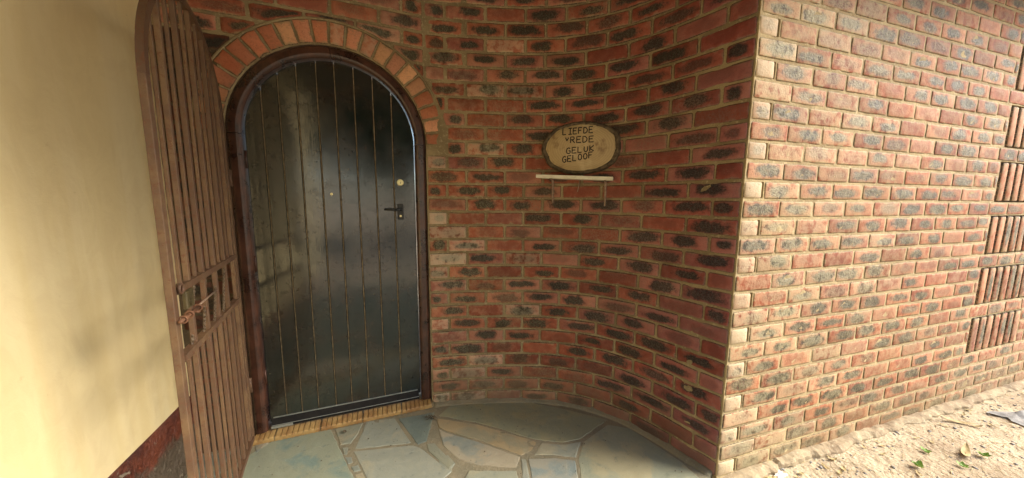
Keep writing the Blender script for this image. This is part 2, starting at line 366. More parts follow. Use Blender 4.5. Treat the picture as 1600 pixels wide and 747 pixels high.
# plan of the entrance wall: straight beside the door, then a concave sweep out to the corner
PP = [(OPR, 0), (.13, -.010), (.227, -.033), (.395, -.080), (.561, -.133), (.70, -.185), (.81, -.243), (.94, -.335), (1.05, -.45),
      (1.125, -.56), (1.18, -.68), (1.222, -.80), (1.245, -.90), (1.268, -.98), (CORN.x, CORN.y)]
def catmull(p, n=24):
    q = [(2*p[0][0]-p[1][0], 0)] + p + [(2*p[-1][0]-p[-2][0], 2*p[-1][1]-p[-2][1])]; o = []
    for i in range(1, len(q)-2):
        for k in range(n):
            t = k/n; r = []
            for c in (0, 1):
                a, b, cc, d = q[i-1][c], q[i][c], q[i+1][c], q[i+2][c]
                r.append(.5*(2*b+(cc-a)*t+(2*a-5*b+4*cc-d)*t*t+(3*b-a-3*cc+d)*t**3))
            o.append(tuple(r))
    return o + [p[-1]]
CUR = catmull(PP); CS = [0.0]
for a, b in zip(CUR, CUR[1:]): CS.append(CS[-1] + math.hypot(b[0]-a[0], b[1]-a[1]))
SLEN = CS[-1]; MOD = SLEN/7.5
import bisect
def wpos(s):
    if s <= 0: return Vector((OPR+s, 0, 0))
    if s >= SLEN:
        a, b = CUR[-2], CUR[-1]; t = Vector((b[0]-a[0], b[1]-a[1], 0)).normalized(); return Vector((b[0], b[1], 0))+t*(s-SLEN)
    i = max(1, bisect.bisect_left(CS, s)); t = (s-CS[i-1])/(CS[i]-CS[i-1]); a, b = CUR[i-1], CUR[i]
    return Vector((a[0]+(b[0]-a[0])*t, a[1]+(b[1]-a[1])*t, 0))
def wtan(s, h=.02):
    return (wpos(s+h)-wpos(s-h)).normalized()
def cfpos(s): return CORN + Vector((math.cos(TH), math.sin(TH), 0))*s
def project(p):
    d = Vector(p)-CAM; z = d.dot(F)
    if z < .05: return None
    return 800+504.68*d.dot(R2)/z, 373.5-504.68*d.dot(U2)/z, z

# ------------------------------------------------------------------ brick shapes (front face towards -Y, origin mid front)
def brick_mesh(L, H, seed, depth=.055, soft=.0032, rough=.0034):
    nx, ny = max(3, int(L/.026)), 4
    xs = [-L/2] + [-L/2+.007+(L-.014)*i/(nx-1) for i in range(nx)] + [L/2]
    zs = [-H/2] + [-H/2+.007+(H-.014)*j/(ny-1) for j in range(ny)] + [H/2]
    vs, uv = [], []
    for j, z in enumerate(zs):
        for i, x in enumerate(xs):
            ed = (i in (0, len(xs)-1)) + (j in (0, len(zs)-1))
            y = 0 if ed == 0 else (soft if ed == 1 else soft*1.9)
            u, v = x/(L/2), z/(H/2)
            c = max(0, 1-(u*u*1.3+v*v*1.5))
            y -= c*.0015 + rough*c*2.0*nz(x*45+seed*3.1, z*60, seed*7.7) + .0012*nz(x*20, z*20, seed*1.3+9)
            jx = .0022*nz(x*24+seed, z*24, 5.5) if ed else 0; jz = .0024*nz(x*24, z*24+seed, 8.5) if ed else 0
            cx = (.0035 if i == 0 else -.0035 if i == len(xs)-1 else 0) if ed == 2 else 0
            vs.append((x+jx+cx, y, z+jz)); uv.append((u, v))
    w = len(xs); fs = [(j*w+i, j*w+i+1, (j+1)*w+i+1, (j+1)*w+i) for j in range(len(zs)-1) for i in range(w-1)]
    ring = [i for i in range(w)] + [j*w+w-1 for j in range(1, len(zs))] + [(len(zs)-1)*w+i for i in range(w-2, -1, -1)] + [j*w for j in range(len(zs)-2, 0, -1)]
    b = len(vs)
    for k in ring: vs.append((vs[k][0], depth, vs[k][2])); uv.append(uv[k])
    n = len(ring)
    for k in range(n): fs.append((ring[(k+1) % n], ring[k], b+k, b+(k+1) % n))
    return vs, fs, uv
BRH = CP-.0128
STV = [brick_mesh(MOD-.0125, BRH, 10+i) for i in range(14)]
HDV = [brick_mesh(MOD/2-.0125, BRH, 40+i) for i in range(6)]
STC = [brick_mesh(.234-.0115, BRH, 60+i, soft=.0016, rough=.0042) for i in range(14)]
HDC = [brick_mesh(.105, BRH, 90+i) for i in range(6)]
SOL = [brick_mesh(.068, 3*CP-.014, 120+i, depth=.115) for i in range(5)]
def as_mesh(t, mat):
    me = mesh(t[0], t[1], True, t[2]); me.materials.append(mat)
    me.polygons.foreach_set('use_smooth', [True]*len(me.polygons)); return me
MESHES = {}
def shared(lst, k, mat):
    key = (id(lst), k, mat.name)
    if key not in MESHES: MESHES[key] = as_mesh(lst[k], mat)
    return MESHES[key]
class Job:
    def __init__(s, geo, me, pos, ang, tint=(1, 1, 1, 1), size=.22): s.geo, s.me, s.pos, s.ang, s.tint, s.size = geo, me, pos, ang, tint, size
def place(jobs, parent, name='brick', limit=290, mat=None):
    def key(j):
        p = project(j.pos + Vector((0, 0, 0)))
        if p is None: return 1e9
        u, v, z = p; off = max(0, -u, u-1600)+max(0, -v, v-747)
        return z + (off*.05 + 3 if off > 25 else 0)
    jobs.sort(key=key)
    for j in jobs[:limit]:
        me = j.me if j.me is not None else as_mesh(j.geo, mat or M['brick'])
        o = bpy.data.objects.new(name, me); COL.objects.link(o); o.parent = parent
        o.location = j.pos; o.rotation_euler = (random.gauss(0, .004), random.gauss(0, .006), j.ang); o.color = j.tint
    rest = jobs[limit:]
    if rest:
        mb = MB()
        for j in rest:
            c, s_ = math.cos(j.ang), math.sin(j.ang); r = random.random()
            mb.add([(j.pos.x+x*c-y*s_, j.pos.y+x*s_+y*c, j.pos.z+z) for x, y, z in j.geo[0]], j.geo[1], j.geo[2], r)
        me = mesh(mb.v, mb.f, True, mb.uv, mb.r); o = link(name, me, mat or M['brick'], parent)
        tag(o, kind='stuff'); o.color = (1.2, 1.26, 1.12, .84)
def poly_brick(cols, z1, seed, depth=.05):
    """brick cut by the arch: cols = [(x, zb)], flat top z1; returns geometry centred"""
    xa, xb = cols[0][0], cols[-1][0]; zb = min(c[1] for c in cols); cx, cz = (xa+xb)/2, (zb+z1)/2; L, H = xb-xa, z1-zb
    vs, uv, fs = [], [], []
    n = len(cols)
    for j, f in enumerate((0, .10, .5, .90, 1)):
        for i, (x, b) in enumerate(cols):
            ed = (i in (0, n-1)) + (j in (0, 4)); z = b+(z1-b)*f
            y = (0 if ed == 0 else .004 if ed == 1 else .007) - (0 if ed else .003*nz(x*50, z*50, seed))
            vs.append((x-cx, y, z-cz)); uv.append(((x-cx)/(L/2), (f-.5)*2))
    for j in range(4):
        for i in range(n-1): fs.append((j*n+i, j*n+i+1, (j+1)*n+i+1, (j+1)*n+i))
    ring = list(range(n)) + [j*n+n-1 for j in range(1, 5)] + [4*n+i for i in range(n-2, -1, -1)] + [j*n for j in range(3, 0, -1)]
    b = len(vs)
    for k in ring: vs.append((vs[k][0], depth, vs[k][2])); uv.append(uv[k])
    m = len(ring)
    for k in range(m): fs.append((ring[(k+1) % m], ring[k], b+k, b+(k+1) % m))
    return (vs, fs, uv), Vector((cx, 0, cz))

# ------------------------------------------------------------------ ground
def soil_h(x, y):
    h = .016*nz(x*1.3, y*1.3, 3) + .007*nz(x*6, y*6, 1) + .003*nz(x*22, y*22, 2)
    s = x-CORN.x
    if s > 0: h += -.030 + .012*min(1, s/2.2)
    if x < CORN.x+.05: h -= .07*min(1, (CORN.x+.05-x)/.12)
    if y > -.9 and x > CORN.x: pass
    return h - .002
def axis(lo, hi, step, far, n=16):
    a = [lo+i*step for i in range(int((hi-lo)/step)+1)]; hi = a[-1]
    return [lo-(far)*((n-i)/n)**3 for i in range(n)] + a + [hi+far*((i+1)/n)**3 for i in range(n)]
gx, gy = axis(-1.6, 4.6, .035, 120), axis(-3.2, .2, .035, 120)
vs = [(x, y, soil_h(x, y) if abs(x) < 8 and abs(y) < 8 else -.02) for y in gy for x in gx]; w = len(gx)
ground = link('ground', mesh(vs, [(j*w+i, j*w+i+1, (j+1)*w+i+1, (j+1)*w+i) for j in range(len(gy)-1) for i in range(w-1)], True), M['dirt'])
tag(ground, kind='structure')

# ------------------------------------------------------------------ entrance wall (door wall + concave sweep)
wall = thing('curved_brick_wall', 'rustic red brick wall around the arched door, sweeping forward in a concave curve to the corner', 'brick wall', (0, 0, 0))
def opening_bottom(x):
    d = abs(x-AX)
    return None if d >= AR-.001 else AZ + math.sqrt(max(0, AR*AR-d*d))
# mortar body: front skin, back skin, closed sides
S0 = WX-OPR
ss = [S0+i*.02 for i in range(int((SLEN-S0)/.02)+1)] + [OPL-OPR, 0.0, SLEN-.006]
for k in range(41):
    a = math.pi*k/40; ss.append(AX+(AR-.0005)*math.cos(a)-OPR)
ss = sorted(set(round(s, 5) for s in ss if s <= SLEN-.006))
NR = 92; mb = MB(); prev = None
def skin(s, zb, back=False):
    p = wpos(s); t = wtan(s) if s > .02 else Vector((1, 0, 0)); nrm = Vector((-t.y, t.x, 0)); out = []
    for j in range(NR+1):
        z = zb+(ZTOP-zb)*j/NR
        d = .20 if back else max(.0022, .0042 + .0028*nz(s*14, z*22, 4) + .0022*nz(s*50, z*50, 9)) + (0.001 if s > SLEN-.1 else 0)
        q = p+nrm*d; out.append((q.x, q.y, z))
    return out
for i, s in enumerate(ss):
    x = OPR+s; zb = opening_bottom(x) if s < 0 else None
    jam = abs(x-OPL) < .0008 or abs(x-OPR) < .0008
    mb_cols = (skin(s, zb if zb else -.1), skin(s, zb if zb else -.1, True), zb)
    if prev:
        b0 = len(mb.v); 
        (f0, k0, z0), (f1, k1, z1) = prev, mb_cols
        # columns bordering the opening: the full-height column stops at the jamb
        if (z0 is None) != (z1 is None):
            if z0 is None: f0, k0 = skin(ps, AZ), skin(ps, AZ, True)
            else: f1, k1 = skin(s, AZ), skin(s, AZ, True)
        n = NR+1
        fs = []
        for j in range(NR):
            fs.append((j, n+j, n+j+1, j+1)); fs.append((2*n+j, 2*n+j+1, 3*n+j+1, 3*n+j))
        fs.append((0, 2*n, 3*n, n)); fs.append((n-1, 2*n-1, 4*n-1, 3*n-1))
        mb.add(f0+f1+k0+k1, fs)
    prev = mb_cols; ps = s
n = NR+1
for s in (OPL-OPR, 0.0, ss[0], ss[-1]):
    a, k = skin(s, -.1), skin(s, -.1, True); fs = [(j, n+j, n+j+1, j+1) for j in range(NR)]
    if s in (OPL-OPR, 0.0): fs = [f for f, z in zip(fs, a) if z[2] < AZ+.01]
    mb.add(a+k, fs)
mo = link('mortar', mesh(mb.v, mb.f, True), M['mortar'], wall)
mo.data.materials.append(M['shaded_mortar'])
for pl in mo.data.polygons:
    if pl.center.x < OPL and pl.center.z < 2.12+.06*nz(pl.center.x*9, pl.center.z*9): pl.material_index = 1  # wall strip behind the gate gets the shade-coloured mortar
# bricks
jobs = []
def tint_at(s, z, right=False):
    v = (.84+random.random()*.30)*(.34 if s < OPL-.01 and z < 2.12 else 1.0); w_ = max(0, 1-max(0, s)/.75) if s > -.3 else 0; d = min(1, max(0, (s-.75)/.9)); w_ *= .8  # bricks behind the gate tinted dark to stand for the shade there
    return (v*(1+.16*w_-.16*d), v*(.97+.05*random.random()+.32*w_-.24*d), v*(.95+.08*random.random()+.36*w_+.05*d), 1-.12*w_*random.random())  # pale bricks by the jamb are real; corner darkening partly paints the light
for n in range(NTOP):
    z0, z1 = zc(n)+.006, zc(n+1)-.0065; odd = n % 2 == 1
    edges = []
    s = 0.0; first = True
    # to the right of the jamb
    while s < SLEN-.05:
        L = MOD/2 if (first and not odd) else MOD
        if SLEN-s < MOD*.75: L = SLEN-s
        edges.append((s, s+L)); s += L; first = False
    # to the left (straight part)
    s = 0.0; k = 0
    if not odd: pass
    off = 0.0 if odd else MOD/2
    k = 1
    while True:
        b = off-(k-1)*MOD; a = off-k*MOD
        k += 1
        if b <= 0 or a < 0:
            aa, bb = max(a, S0+.004), min(b, 0.0)
            if b <= S0+.03: break
            if bb-aa > .015: edges.append((aa, bb))
        if k > 60: break
    for a, b in edges:
        xa, xb = OPR+a+.006, OPR+b-.0065
        if a < -.0001 or (a < .14 and z0 > AZ-.05):          # straight zone, may be cut by opening/arch ring
            if a >= 0:                                       # right of the jamb beside the ring
                xa, xb = OPR+a+.006, OPR+b-.0065
            def zb(x):
                d = abs(x-AX)
                if z1 <= AZ+.02: return z1+1 if d < AR-.002 else z0
                lim = RING+.010
                if d >= lim: return z0
                return max(z0, AZ+math.sqrt(lim*lim-d*d)) if z1 > AZ else z1+1
            if z1 <= AZ+.02:
                # clip the span against the opening
                segs = []
                for lo, hi in ((-9, OPL-.004), (OPR+.0, 9)):
                    l, h = max(xa, lo), min(xb, hi)
                    if h-l > .022: segs.append((l, h, [(l+(h-l)*i/5, z0) for i in range(6)]))
            else:
                N = 24; cols = [(xa+(xb-xa)*i/N, zb(xa+(xb-xa)*i/N)) for i in range(N+1)]; segs = []; cur = []
                for c in cols+[(0, 99)]:
                    if c[1] < z1-.012: cur.append(c)
                    else:
                        if len(cur) > 3 and cur[-1][0]-cur[0][0] > .022: segs.append((cur[0][0], cur[-1][0], cur[::2] if len(cur) % 2 else cur[::2]+[cur[-1]]))
                        cur = []
            for l, h, cols in segs:
                if min(c[1] for c in cols) > z1-.018: continue
                full = all(abs(c[1]-z0) < 1e-6 for c in cols)
                g_, p = poly_brick(cols, z1, random.random()*50)
                if a >= 0:      # follow the gentle start of the sweep
                    pp = wpos(p.x-OPR); p = Vector((pp.x, pp.y, p.z)); t = wtan(p.x-OPR+.001); ang = math.atan2(t.y, t.x)
                else: ang = 0.0
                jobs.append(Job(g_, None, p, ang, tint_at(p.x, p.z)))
            continue
        half = (b-a) < MOD*.75; lst = HDV if half else STV; k = random.randrange(len(lst))
        c = (a+b)/2; ej = b > SLEN-.01; p0, p1 = wpos(a), wpos(b-(.003+.005*random.random() if ej else 0)); t = (p1-p0).normalized(); mid = (p0+p1)/2
        mid.z = (z0+z1)/2
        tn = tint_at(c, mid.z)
        if a < .01 and 10 <= n <= 18 and (n in (14, 11, 9, 13) or (n % 2 == 0 and random.random() < .3)): tn = (1, 1, 1, .42 if n in (14, 11, 9) else .62)
        elif a < .5 and random.random() < .18: tn = tn[:3]+(.78,)
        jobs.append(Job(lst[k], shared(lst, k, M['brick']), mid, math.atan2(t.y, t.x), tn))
# arch: ring of bricks on edge
arch = bpy.data.objects.new('arch', None); COL.objects.link(arch); arch.parent = wall
NV = 22
vmesh = []
for i in range(NV):
    a0, a1 = math.pi*i/NV, math.pi*(i+1)/NV; am = (a0+a1)/2; gap = .0068+.0035*random.random()
    ri, ro = AR+.002, RING-.004; H = ro-ri; nx, ny = 5, 6; vs, uv, fs = [], [], []
    for j in range(ny):
        fj = [0, .06, .35, .65, .94, 1][j]; r = ri+H*fj; half = r*math.tan((a1-a0)/2)-gap*(.6+.3*nz(i, j*.3, 3))
        for k in range(nx):
            fk = [-1, -.86, 0, .86, 1][k]; ed = (j in (0, ny-1)) + (k in (0, nx-1))
            y = (0 if ed == 0 else .004 if ed == 1 else .008) - (.003*nz(i*3.3+fk*2, fj*5, 1) if not ed else 0)
            xx = half*fk+.0035*nz(i*5, fj*4, fk*3); rr = r+.0065*nz(i*4.1, fk*1.1, 3)
            vs.append((xx, y, rr-(ri+ro)/2)); uv.append((fk, (fj-.5)*2))
    for j in range(ny-1):
        for k in range(nx-1): fs.append((j*nx+k, j*nx+k+1, (j+1)*nx+k+1, (j+1)*nx+k))
    ring = list(range(nx)) + [j*nx+nx-1 for j in range(1, ny)] + [(ny-1)*nx+k for k in range(nx-2, -1, -1)] + [j*nx for j in range(ny-2, 0, -1)]
    b = len(vs)
    for k in ring: vs.append((vs[k][0], .07, vs[k][2])); uv.append(uv[k])
    m = len(ring)
    for k in range(m): fs.append((ring[(k+1) % m], ring[k], b+k, b+(k+1) % m))
    o = bpy.data.objects.new('brick', as_mesh((vs, fs, uv), M['voussoir'])); COL.objects.link(o); o.parent = arch
    rm = (ri+ro)/2; ang = math.pi-am if False else am
    o.location = (AX+rm*math.cos(ang), -.004+.002*random.random(), AZ+rm*math.sin(ang)); o.rotation_euler = (0, math.pi/2-ang, 0)
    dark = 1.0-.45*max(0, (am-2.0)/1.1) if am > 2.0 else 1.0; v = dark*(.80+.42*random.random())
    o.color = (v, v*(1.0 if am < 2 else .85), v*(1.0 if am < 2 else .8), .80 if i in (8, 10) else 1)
# mortar fillet drawn round the back of the ring
mb = MB(); pts, ups = [], []
for k in range(49):
    a = math.pi*k/48; d = Vector((math.cos(a), 0, math.sin(a))); pts.append(Vector((AX, 0, AZ))+d*(RING+.004)); ups.append((d, Vector((0, -1, 0))))
mb.sweep(pts, [(-.006, -.012), (-.005, .001), (0, .0035), (.005, .001), (.007, -.012)], ups)
mb.build('mortar_fillet', M['mortar'], arch, True)
place(jobs, wall, limit=295)

# ------------------------------------------------------------------ straight outer wall with the slotted vent bricks
wall2 = thing('straight_brick_wall', 'sunlit straight brick wall to the right of the corner, with rows of vertical vent slots', 'brick wall', CORN, TH)
W2L = 5.0; VS, VE = 2.165, 2.165+.095*7
VROWS = [4, 8, 12, 16, 20, 24]
def in_vent(n): return any(r <= n < r+3 for r in VROWS)
# mortar skin (local frame: x along wall, y into the wall)
xs = [0.004, .107, .108, .123, .124] + [i*.02 for i in range(1, 104)] + [2.09+i*.0075 for i in range(0, 104)] + [2.90+.04*i for i in range(0, 54)]
xs = sorted(set(round(x, 4) for x in xs if x <= W2L)); zs = sorted(set([round(-.12+i*.02, 4) for i in range(int((ZTOP+.12)/.02)+1)] + [ZTOP] + [round(zc(r)+e, 4) for r in VROWS for e in (.0, .004)] + [round(zc(r+3)+e, 4) for r in VROWS for e in (-.004, 0)] + [round(zc(r)+e, 4) for r in range(0, NTOP, 1) for e in (.0075, .0085, CP-.0065, CP-.0055)]))
vs = []
for z in zs:
    for x in xs:
        y = max(.0006, .0020+.0016*nz(x*14+30, z*22, 4)+.0018*nz(x*50+30, z*50, 9))
        if VS-.001 < x < VE+.001 and any(zc(r)+.002 < z < zc(r+3)-.002 for r in VROWS): y = .105
        nn = int(math.floor((z+.008)/CP+1e-6))
        if .1075 < x < .1235 and nn % 2 == 0 and z-zc(nn) > .008 and zc(nn+1)-z > .006: y = .024
        vs.append((x, y, z))
w = len(xs); h = len(zs); fs = [(j*w+i, j*w+i+1, (j+1)*w+i+1, (j+1)*w+i) for j in range(h-1) for i in range(w-1)]
b = len(vs); vs += [(.004, .22, -.12), (W2L, .22, -.12), (W2L, .22, ZTOP), (.004, .22, ZTOP)]
fs += [(b, b+3, b+2, b+1), (0, b, b+1, w-1), ((h-1)*w, h*w-1, b+2, b+3)]
fs += [tuple([b]+[j*w for j in range(h)]+[b+3]), tuple([b+2]+[j*w+w-1 for j in range(h-1, -1, -1)]+[b+1])]
link('mortar', mesh(vs, fs, False), M['pale_mortar'], wall2)
jobs = []
def tint2(s):
    v = .92+random.random()*.28; near = max(0, 1-s/1.3)  # near: corner bricks paled so their colour carries the bright light there
    return (v*1.05, v*1.08, v*(.88+random.random()*.08), 1-.06-.10*random.random()-.34*near*random.random())
for n in range(NTOP):
    odd = n % 2 == 1; z0, z1 = zc(n)+.006, zc(n+1)-.0065; zm = (z0+z1)/2; items = []
    s = 0.0
    if not odd: items.append((0.0, .1055+.006, 'h')); s = .1055+.0195
    else: s = 0.0
    while s < W2L-.24:
        items.append((s, s+.234, 's')); s += .234
    for a, b, t in items:
        lo, hi = a, b
        if in_vent(n) and hi > VS-.004 and lo < VE:
            if lo < VS-.02: hi = VS-.008
            elif hi > VE+.02: lo = VE+.004
            else: continue
            if hi-lo < .04: continue
        if hi-lo > (.23 if t == 's' else 0) :
            lst = HDC if t == 'h' else STC; k = random.randrange(len(lst)); g_ = lst[k]; me = shared(lst, k, M['brick'])
            if t == 'h': c = .004+.0525
            else: c = (a+b)/2+(.003 if a == 0 else 0)
        else:
            g_ = brick_mesh(hi-lo-.0115, BRH, random.random()*90); me = None; c = (lo+hi)/2
        tn = tint2(a)
        if t == 'h' : tn = (1.05, 1.0, .90, .25+.25*random.random())
        jobs.append(Job(g_, me, Vector((c+(.006*random.random() if a == 0 else 0), (-.0035 if a == 0 else -.0012)*random.random(), zm)), 0.0, tn))
for r in VROWS:
    zm = (zc(r)+zc(r+3))/2
    for k in range(7):
        q = random.randrange(len(SOL)); jobs.append(Job(SOL[q], shared(SOL, q, M['voussoir']), Vector((VS+.028+.034+.095*k, .002*random.random(), zm)), 0.0, (1.0, .98, .88, .80)))
# choose by distance in world space, positions are local
mw = Matrix.Translation(CORN) @ Matrix.Rotation(TH, 4, 'Z')
class LJ(Job): pass
def key2(j):
    p = project(mw @ j.pos); u, v, z = p if p else (9e3, 0, 50); off = max(0, u-1600)+max(0, -v, v-747)
    return z+(off*.05+3 if off > 25 else 0)
jobs.sort(key=key2)
_proj = project
def project(p): return (800, 370, 1.0)      # keep the order made above
place(jobs, wall2, limit=295)
project = _proj
# rough footing spilling out under the lowest course
mb = MB(); N = 260
for part in range(1):
    vs, fs = [], []
    prof = [(.0, .035), (.35, .038), (.7, .030), (1.0, .004), (1.08, -.05)]
    for i in range(N+1):
        x = .02+i*(4.6/N); wd = .045+.030*nz(x*3, 1)+.022*nz(x*9, 2)+.010*nz(x*24, 7); hh = .55+.8*abs(nz(x*2.3, 5))+.25*nz(x*10, 6)
        for k, (a, z) in enumerate(prof):
            vs.append((x+.01*nz(x*20, k), .01-max(.02, wd)*a-(.01 if k else 0), z*hh*.8-.012+.009*nz(x*16, k*1.2, 3)+.004*nz(x*45, k*1.2, 8)+(-.018 if x < .4 else 0)))
    m = len(prof); fs = [(i*m+k, (i+1)*m+k, (i+1)*m+k+1, i*m+k+1) for i in range(N) for k in range(m-1)]
    mb.add(vs, fs)
ft = mb.build('footing', M['footing'], wall2)
tag(ft, 'cracked pale mortar footing along the foot of the wall')

# ------------------------------------------------------------------ plaster wall on the left
pw = thing('plaster_wall', 'smooth cream yellow plastered wall on the left with dirty red plinth', 'wall', (WX, 0, 0))
mb = MB(); ys = [.19-.09*i for i in range(0, 36)]; zz = [.335+.06*j for j in range(0, 41)]
vs = [(.004*nz(y*1.5, z*1.5, 2)+.0012*nz(y*8, z*8, 2), y, z) for z in zz for y in ys]; w = len(ys)
fs = [(j*w+i, (j+1)*w+i, (j+1)*w+i+1, j*w+i+1) for j in range(len(zz)-1) for i in range(w-1)]
b = len(vs); y0, y1, zt = ys[0], ys[-1], zz[-1]; vs += [(-.2, y0, .335), (-.2, y1, .335), (-.2, y1, zt), (-.2, y0, zt)]
fs += [(b, b+1, b+2, b+3), tuple([b, b+3]+[j*w for j in range(len(zz)-1, -1, -1)]), tuple([b+2, b+1]+[j*w+w-1 for j in range(len(zz))])]
mb.add(vs, fs); mb.build('plaster_face', M['plaster'], pw, True)
mb = MB(); ys = [.19-.045*i for i in range(0, 71)]; zz = [-.1+.031*j for j in range(0, 15)]; zz[-1] = .334
vs = [(.006*nz(y*5, z*6, 2)+.004*nz(y*18, z*18, 2)+.005+.010*max(0, 1-z/.2), y, z+(.004*nz(y*4, 8) if j == len(zz)-1 else 0)) for j, z in enumerate(zz) for y in ys]; w = len(ys)
fs = [(j*w+i, (j+1)*w+i, (j+1)*w+i+1, j*w+i+1) for j in range(len(zz)-1) for i in range(w-1)]
b = len(vs); vs += [(-.2, y, .334) for y in ys]; o_ = (len(zz)-1)*w
fs += [(o_+i, b+i, b+i+1, o_+i+1) for i in range(w-1)]
mb.add(vs, fs); mb.build('plinth', M['plinth'], pw, True)

# ------------------------------------------------------------------ eaves above (out of frame, porch part deepened to shade recess and patio)
roof = thing('unseen_eaves', 'unseen boarded roof eaves oversailing the brick walls above the door', 'roof', (0, 0, 2.70))
b_ = MB(); b_.box((WX-.3, -2.7, 0), (1.32, .6, .03)); b_.box((1.32, -1.44, 0.0), (6.4, .0, .03)); b_.build('unseen_soffit', M['unseen_soffit'], roof)
b_ = MB(); b_.box((WX-.3, -2.73, -.03), (1.35, -2.702, .20)); b_.box((1.322, -2.70, -.03), (1.35, -1.47, .20)); b_.box((1.322, -1.469, -.03), (6.4, -1.442, .20)); b_.build('unseen_fascia', M['unseen_fascia'], roof)
b_ = MB(); b_.box((WX-.35, -2.78, .203), (1.40, .7, .24)); b_.box((1.402, -1.50, .203), (6.5, .7, .24)); b_.build('unseen_roof_covering', M['unseen_fascia'], roof)

# ------------------------------------------------------------------ door frame
fr = thing('door_frame', 'dark varnished round-headed timber frame set in the brick arch', 'door frame', (AX, 0, 0))
prof = [(.4795, .13), (.4795, .020), (.476, .012), (.468, .007), (.440, .004), (.430, .007), (.4235, .014), (.4205, .022), (.4205, .13)]
def frame_part(pts, dirs):
    mb = MB(); mb.sweep(pts, [(r, -y) for r, y in prof], [(d, Vector((0, -1, 0))) for d in dirs]); return mb
def arcd(a0, a1, n):
    pts, ds = [], []
    for k in range(n+1):
        a = a0+(a1-a0)*k/n; d = Vector((math.cos(a), 0, math.sin(a))); pts.append(Vector((0, 0, AZ))); ds.append(d)
    return pts, ds
frame_part(*arcd(.004, math.pi/2-.003, 28)).build('arch_head', M['frame'], fr, False)
frame_part(*arcd(math.pi/2+.003, math.pi-.004, 28)).build('arch_head', M['frame'], fr, False)
for sx in (1, -1):
    mb = frame_part([Vector((0, 0, .045)), Vector((0, 0, AZ-.002))], [Vector((sx, 0, 0))]*2); mb.build('jamb', M['frame'], fr)
# caulk between the frame and the brick
mb = MB(); pts, ups = [], []
def wob(k): return .002*nz(k*.7, 3)
path = [(Vector((AR-.004, 0, z)), Vector((1, 0, 0))) for z in [.03+i*.05 for i in range(33)]]
path += [(Vector((0, 0, AZ)) + Vector((math.cos(a), 0, math.sin(a)))*(AR-.004), Vector((math.cos(a), 0, math.sin(a)))) for a in [math.pi*k/64 for k in range(65)]]
path += [(Vector((-AR+.004, 0, z)), Vector((-1, 0, 0))) for z in [AZ-.04-i*.05 for i in range(33)]]
for k, (p, d) in enumerate(path): pts.append(p+d*wob(k)+Vector((0, .02+.004*nz(k*.9, 7), 0))); ups.append((d, Vector((0, -1, 0))))
mb.sweep(pts, [(-.0035, -.06), (-.0035, .000), (-.001, .0035), (.003, .002), (.0045, -.06)], ups); mb.build('caulk', M['sealant'], fr, True)

# ------------------------------------------------------------------ door
door = thing('plank_door', 'black glossy arched door of vertical boards with tan grooves', 'door', (AX, .048, 0))
DR = .4165; jx = [-.4165, -.335, -.257, -.172, -.079, .008, .103, .199, .297, .4165]
for i in range(9):
    x0, x1 = jx[i]+(.0022 if i else 0), jx[i+1]-(.0022 if i < 8 else 0); cols = []
    N = 8
    for k in range(N+1):
        f = k/N; x = x0+(x1-x0)*f; cols.append((x, 0.0))
    cols = [(x0, .004), (x0+.003, 0)] + cols[1:-1] + [(x1-.003, 0), (x1, .004)]
    vs, fs = [], []; zl = [.075, .5, .9, 1.3, None]
    for x, y in cols:
        top = AZ+math.sqrt(max(.0004, DR*DR-x*x))
        for q in [.075, .075+(top-.075)*.25, .075+(top-.075)*.5, .075+(top-.075)*.75, top]: vs.append((x, y+.0006*nz(i*9, q*3), q))
        vs.append((x, .034, top)); vs.append((x, .034, .075))
    c = 7
    for k in range(len(cols)-1):
        for q in range(7): fs.append((k*c+q, (k+1)*c+q, (k+1)*c+(q+1) % 7, k*c+(q+1) % 7))
    fs.append(tuple(range(7))); fs.append(tuple((len(cols)-1)*c+q for q in range(7)))
    mb = MB(); mb.add(vs, fs); mb.build('plank', M['door'], door)
# backing seen in the grooves
mb = MB(); vs = []; n = 40
for k in range(n+1):
    x = -DR+.012+(2*DR-.024)*k/n; top = AZ+math.sqrt(max(.0002, (DR-.01)**2-x*x)); vs += [(x, .0045, .08), (x, .0045, top), (x, .03, top), (x, .03, .08)]
fs = [(k*4+q, k*4+4+q, k*4+4+(q+1) % 4, k*4+(q+1) % 4) for k in range(n) for q in range(4)] + [(0, 1, 2, 3), (n*4, n*4+1, n*4+2, n*4+3)]
mb.add(vs, fs); mb.build('backing_board', M['backing'], door)
# weather bar
mb = MB(); pr = [(.0, .05), (-.0, .098), (-.006, .098), (-.024, .076), (-.030, .066), (-.030, .052), (-.02, .046)]
for x in (-.405, .405): mb.v += [(x, y, z) for y, z in pr]
mb.uv = [(0, 0)]*14; mb.r = [0]*14
mb.f += [(k, (k+1) % 7, 7+(k+1) % 7, 7+k) for k in range(7)] + [tuple(range(7)), tuple(range(7, 14))]
wb = mb.build('weather_bar', M['satin_black'], door)
mb = MB(); mb.box((-.403, -.0315, .0655), (.403, -.0265, .0685), bev=.0008); mb.build('drip_strip', M['alu'], door)
mb = MB(); mb.box((-.400, -.008, .0985), (.400, -.001, .1035), bev=.001); mb.build('drip_strip', M['alu'], door)
mb = MB(); mb.box((-.404, -.034, .050), (-.300, -.0305, .0640), bev=.001); bb = mb.build('drip_strip', M['alu'], door); tag(bb, 'broken pale end of the drip strip')
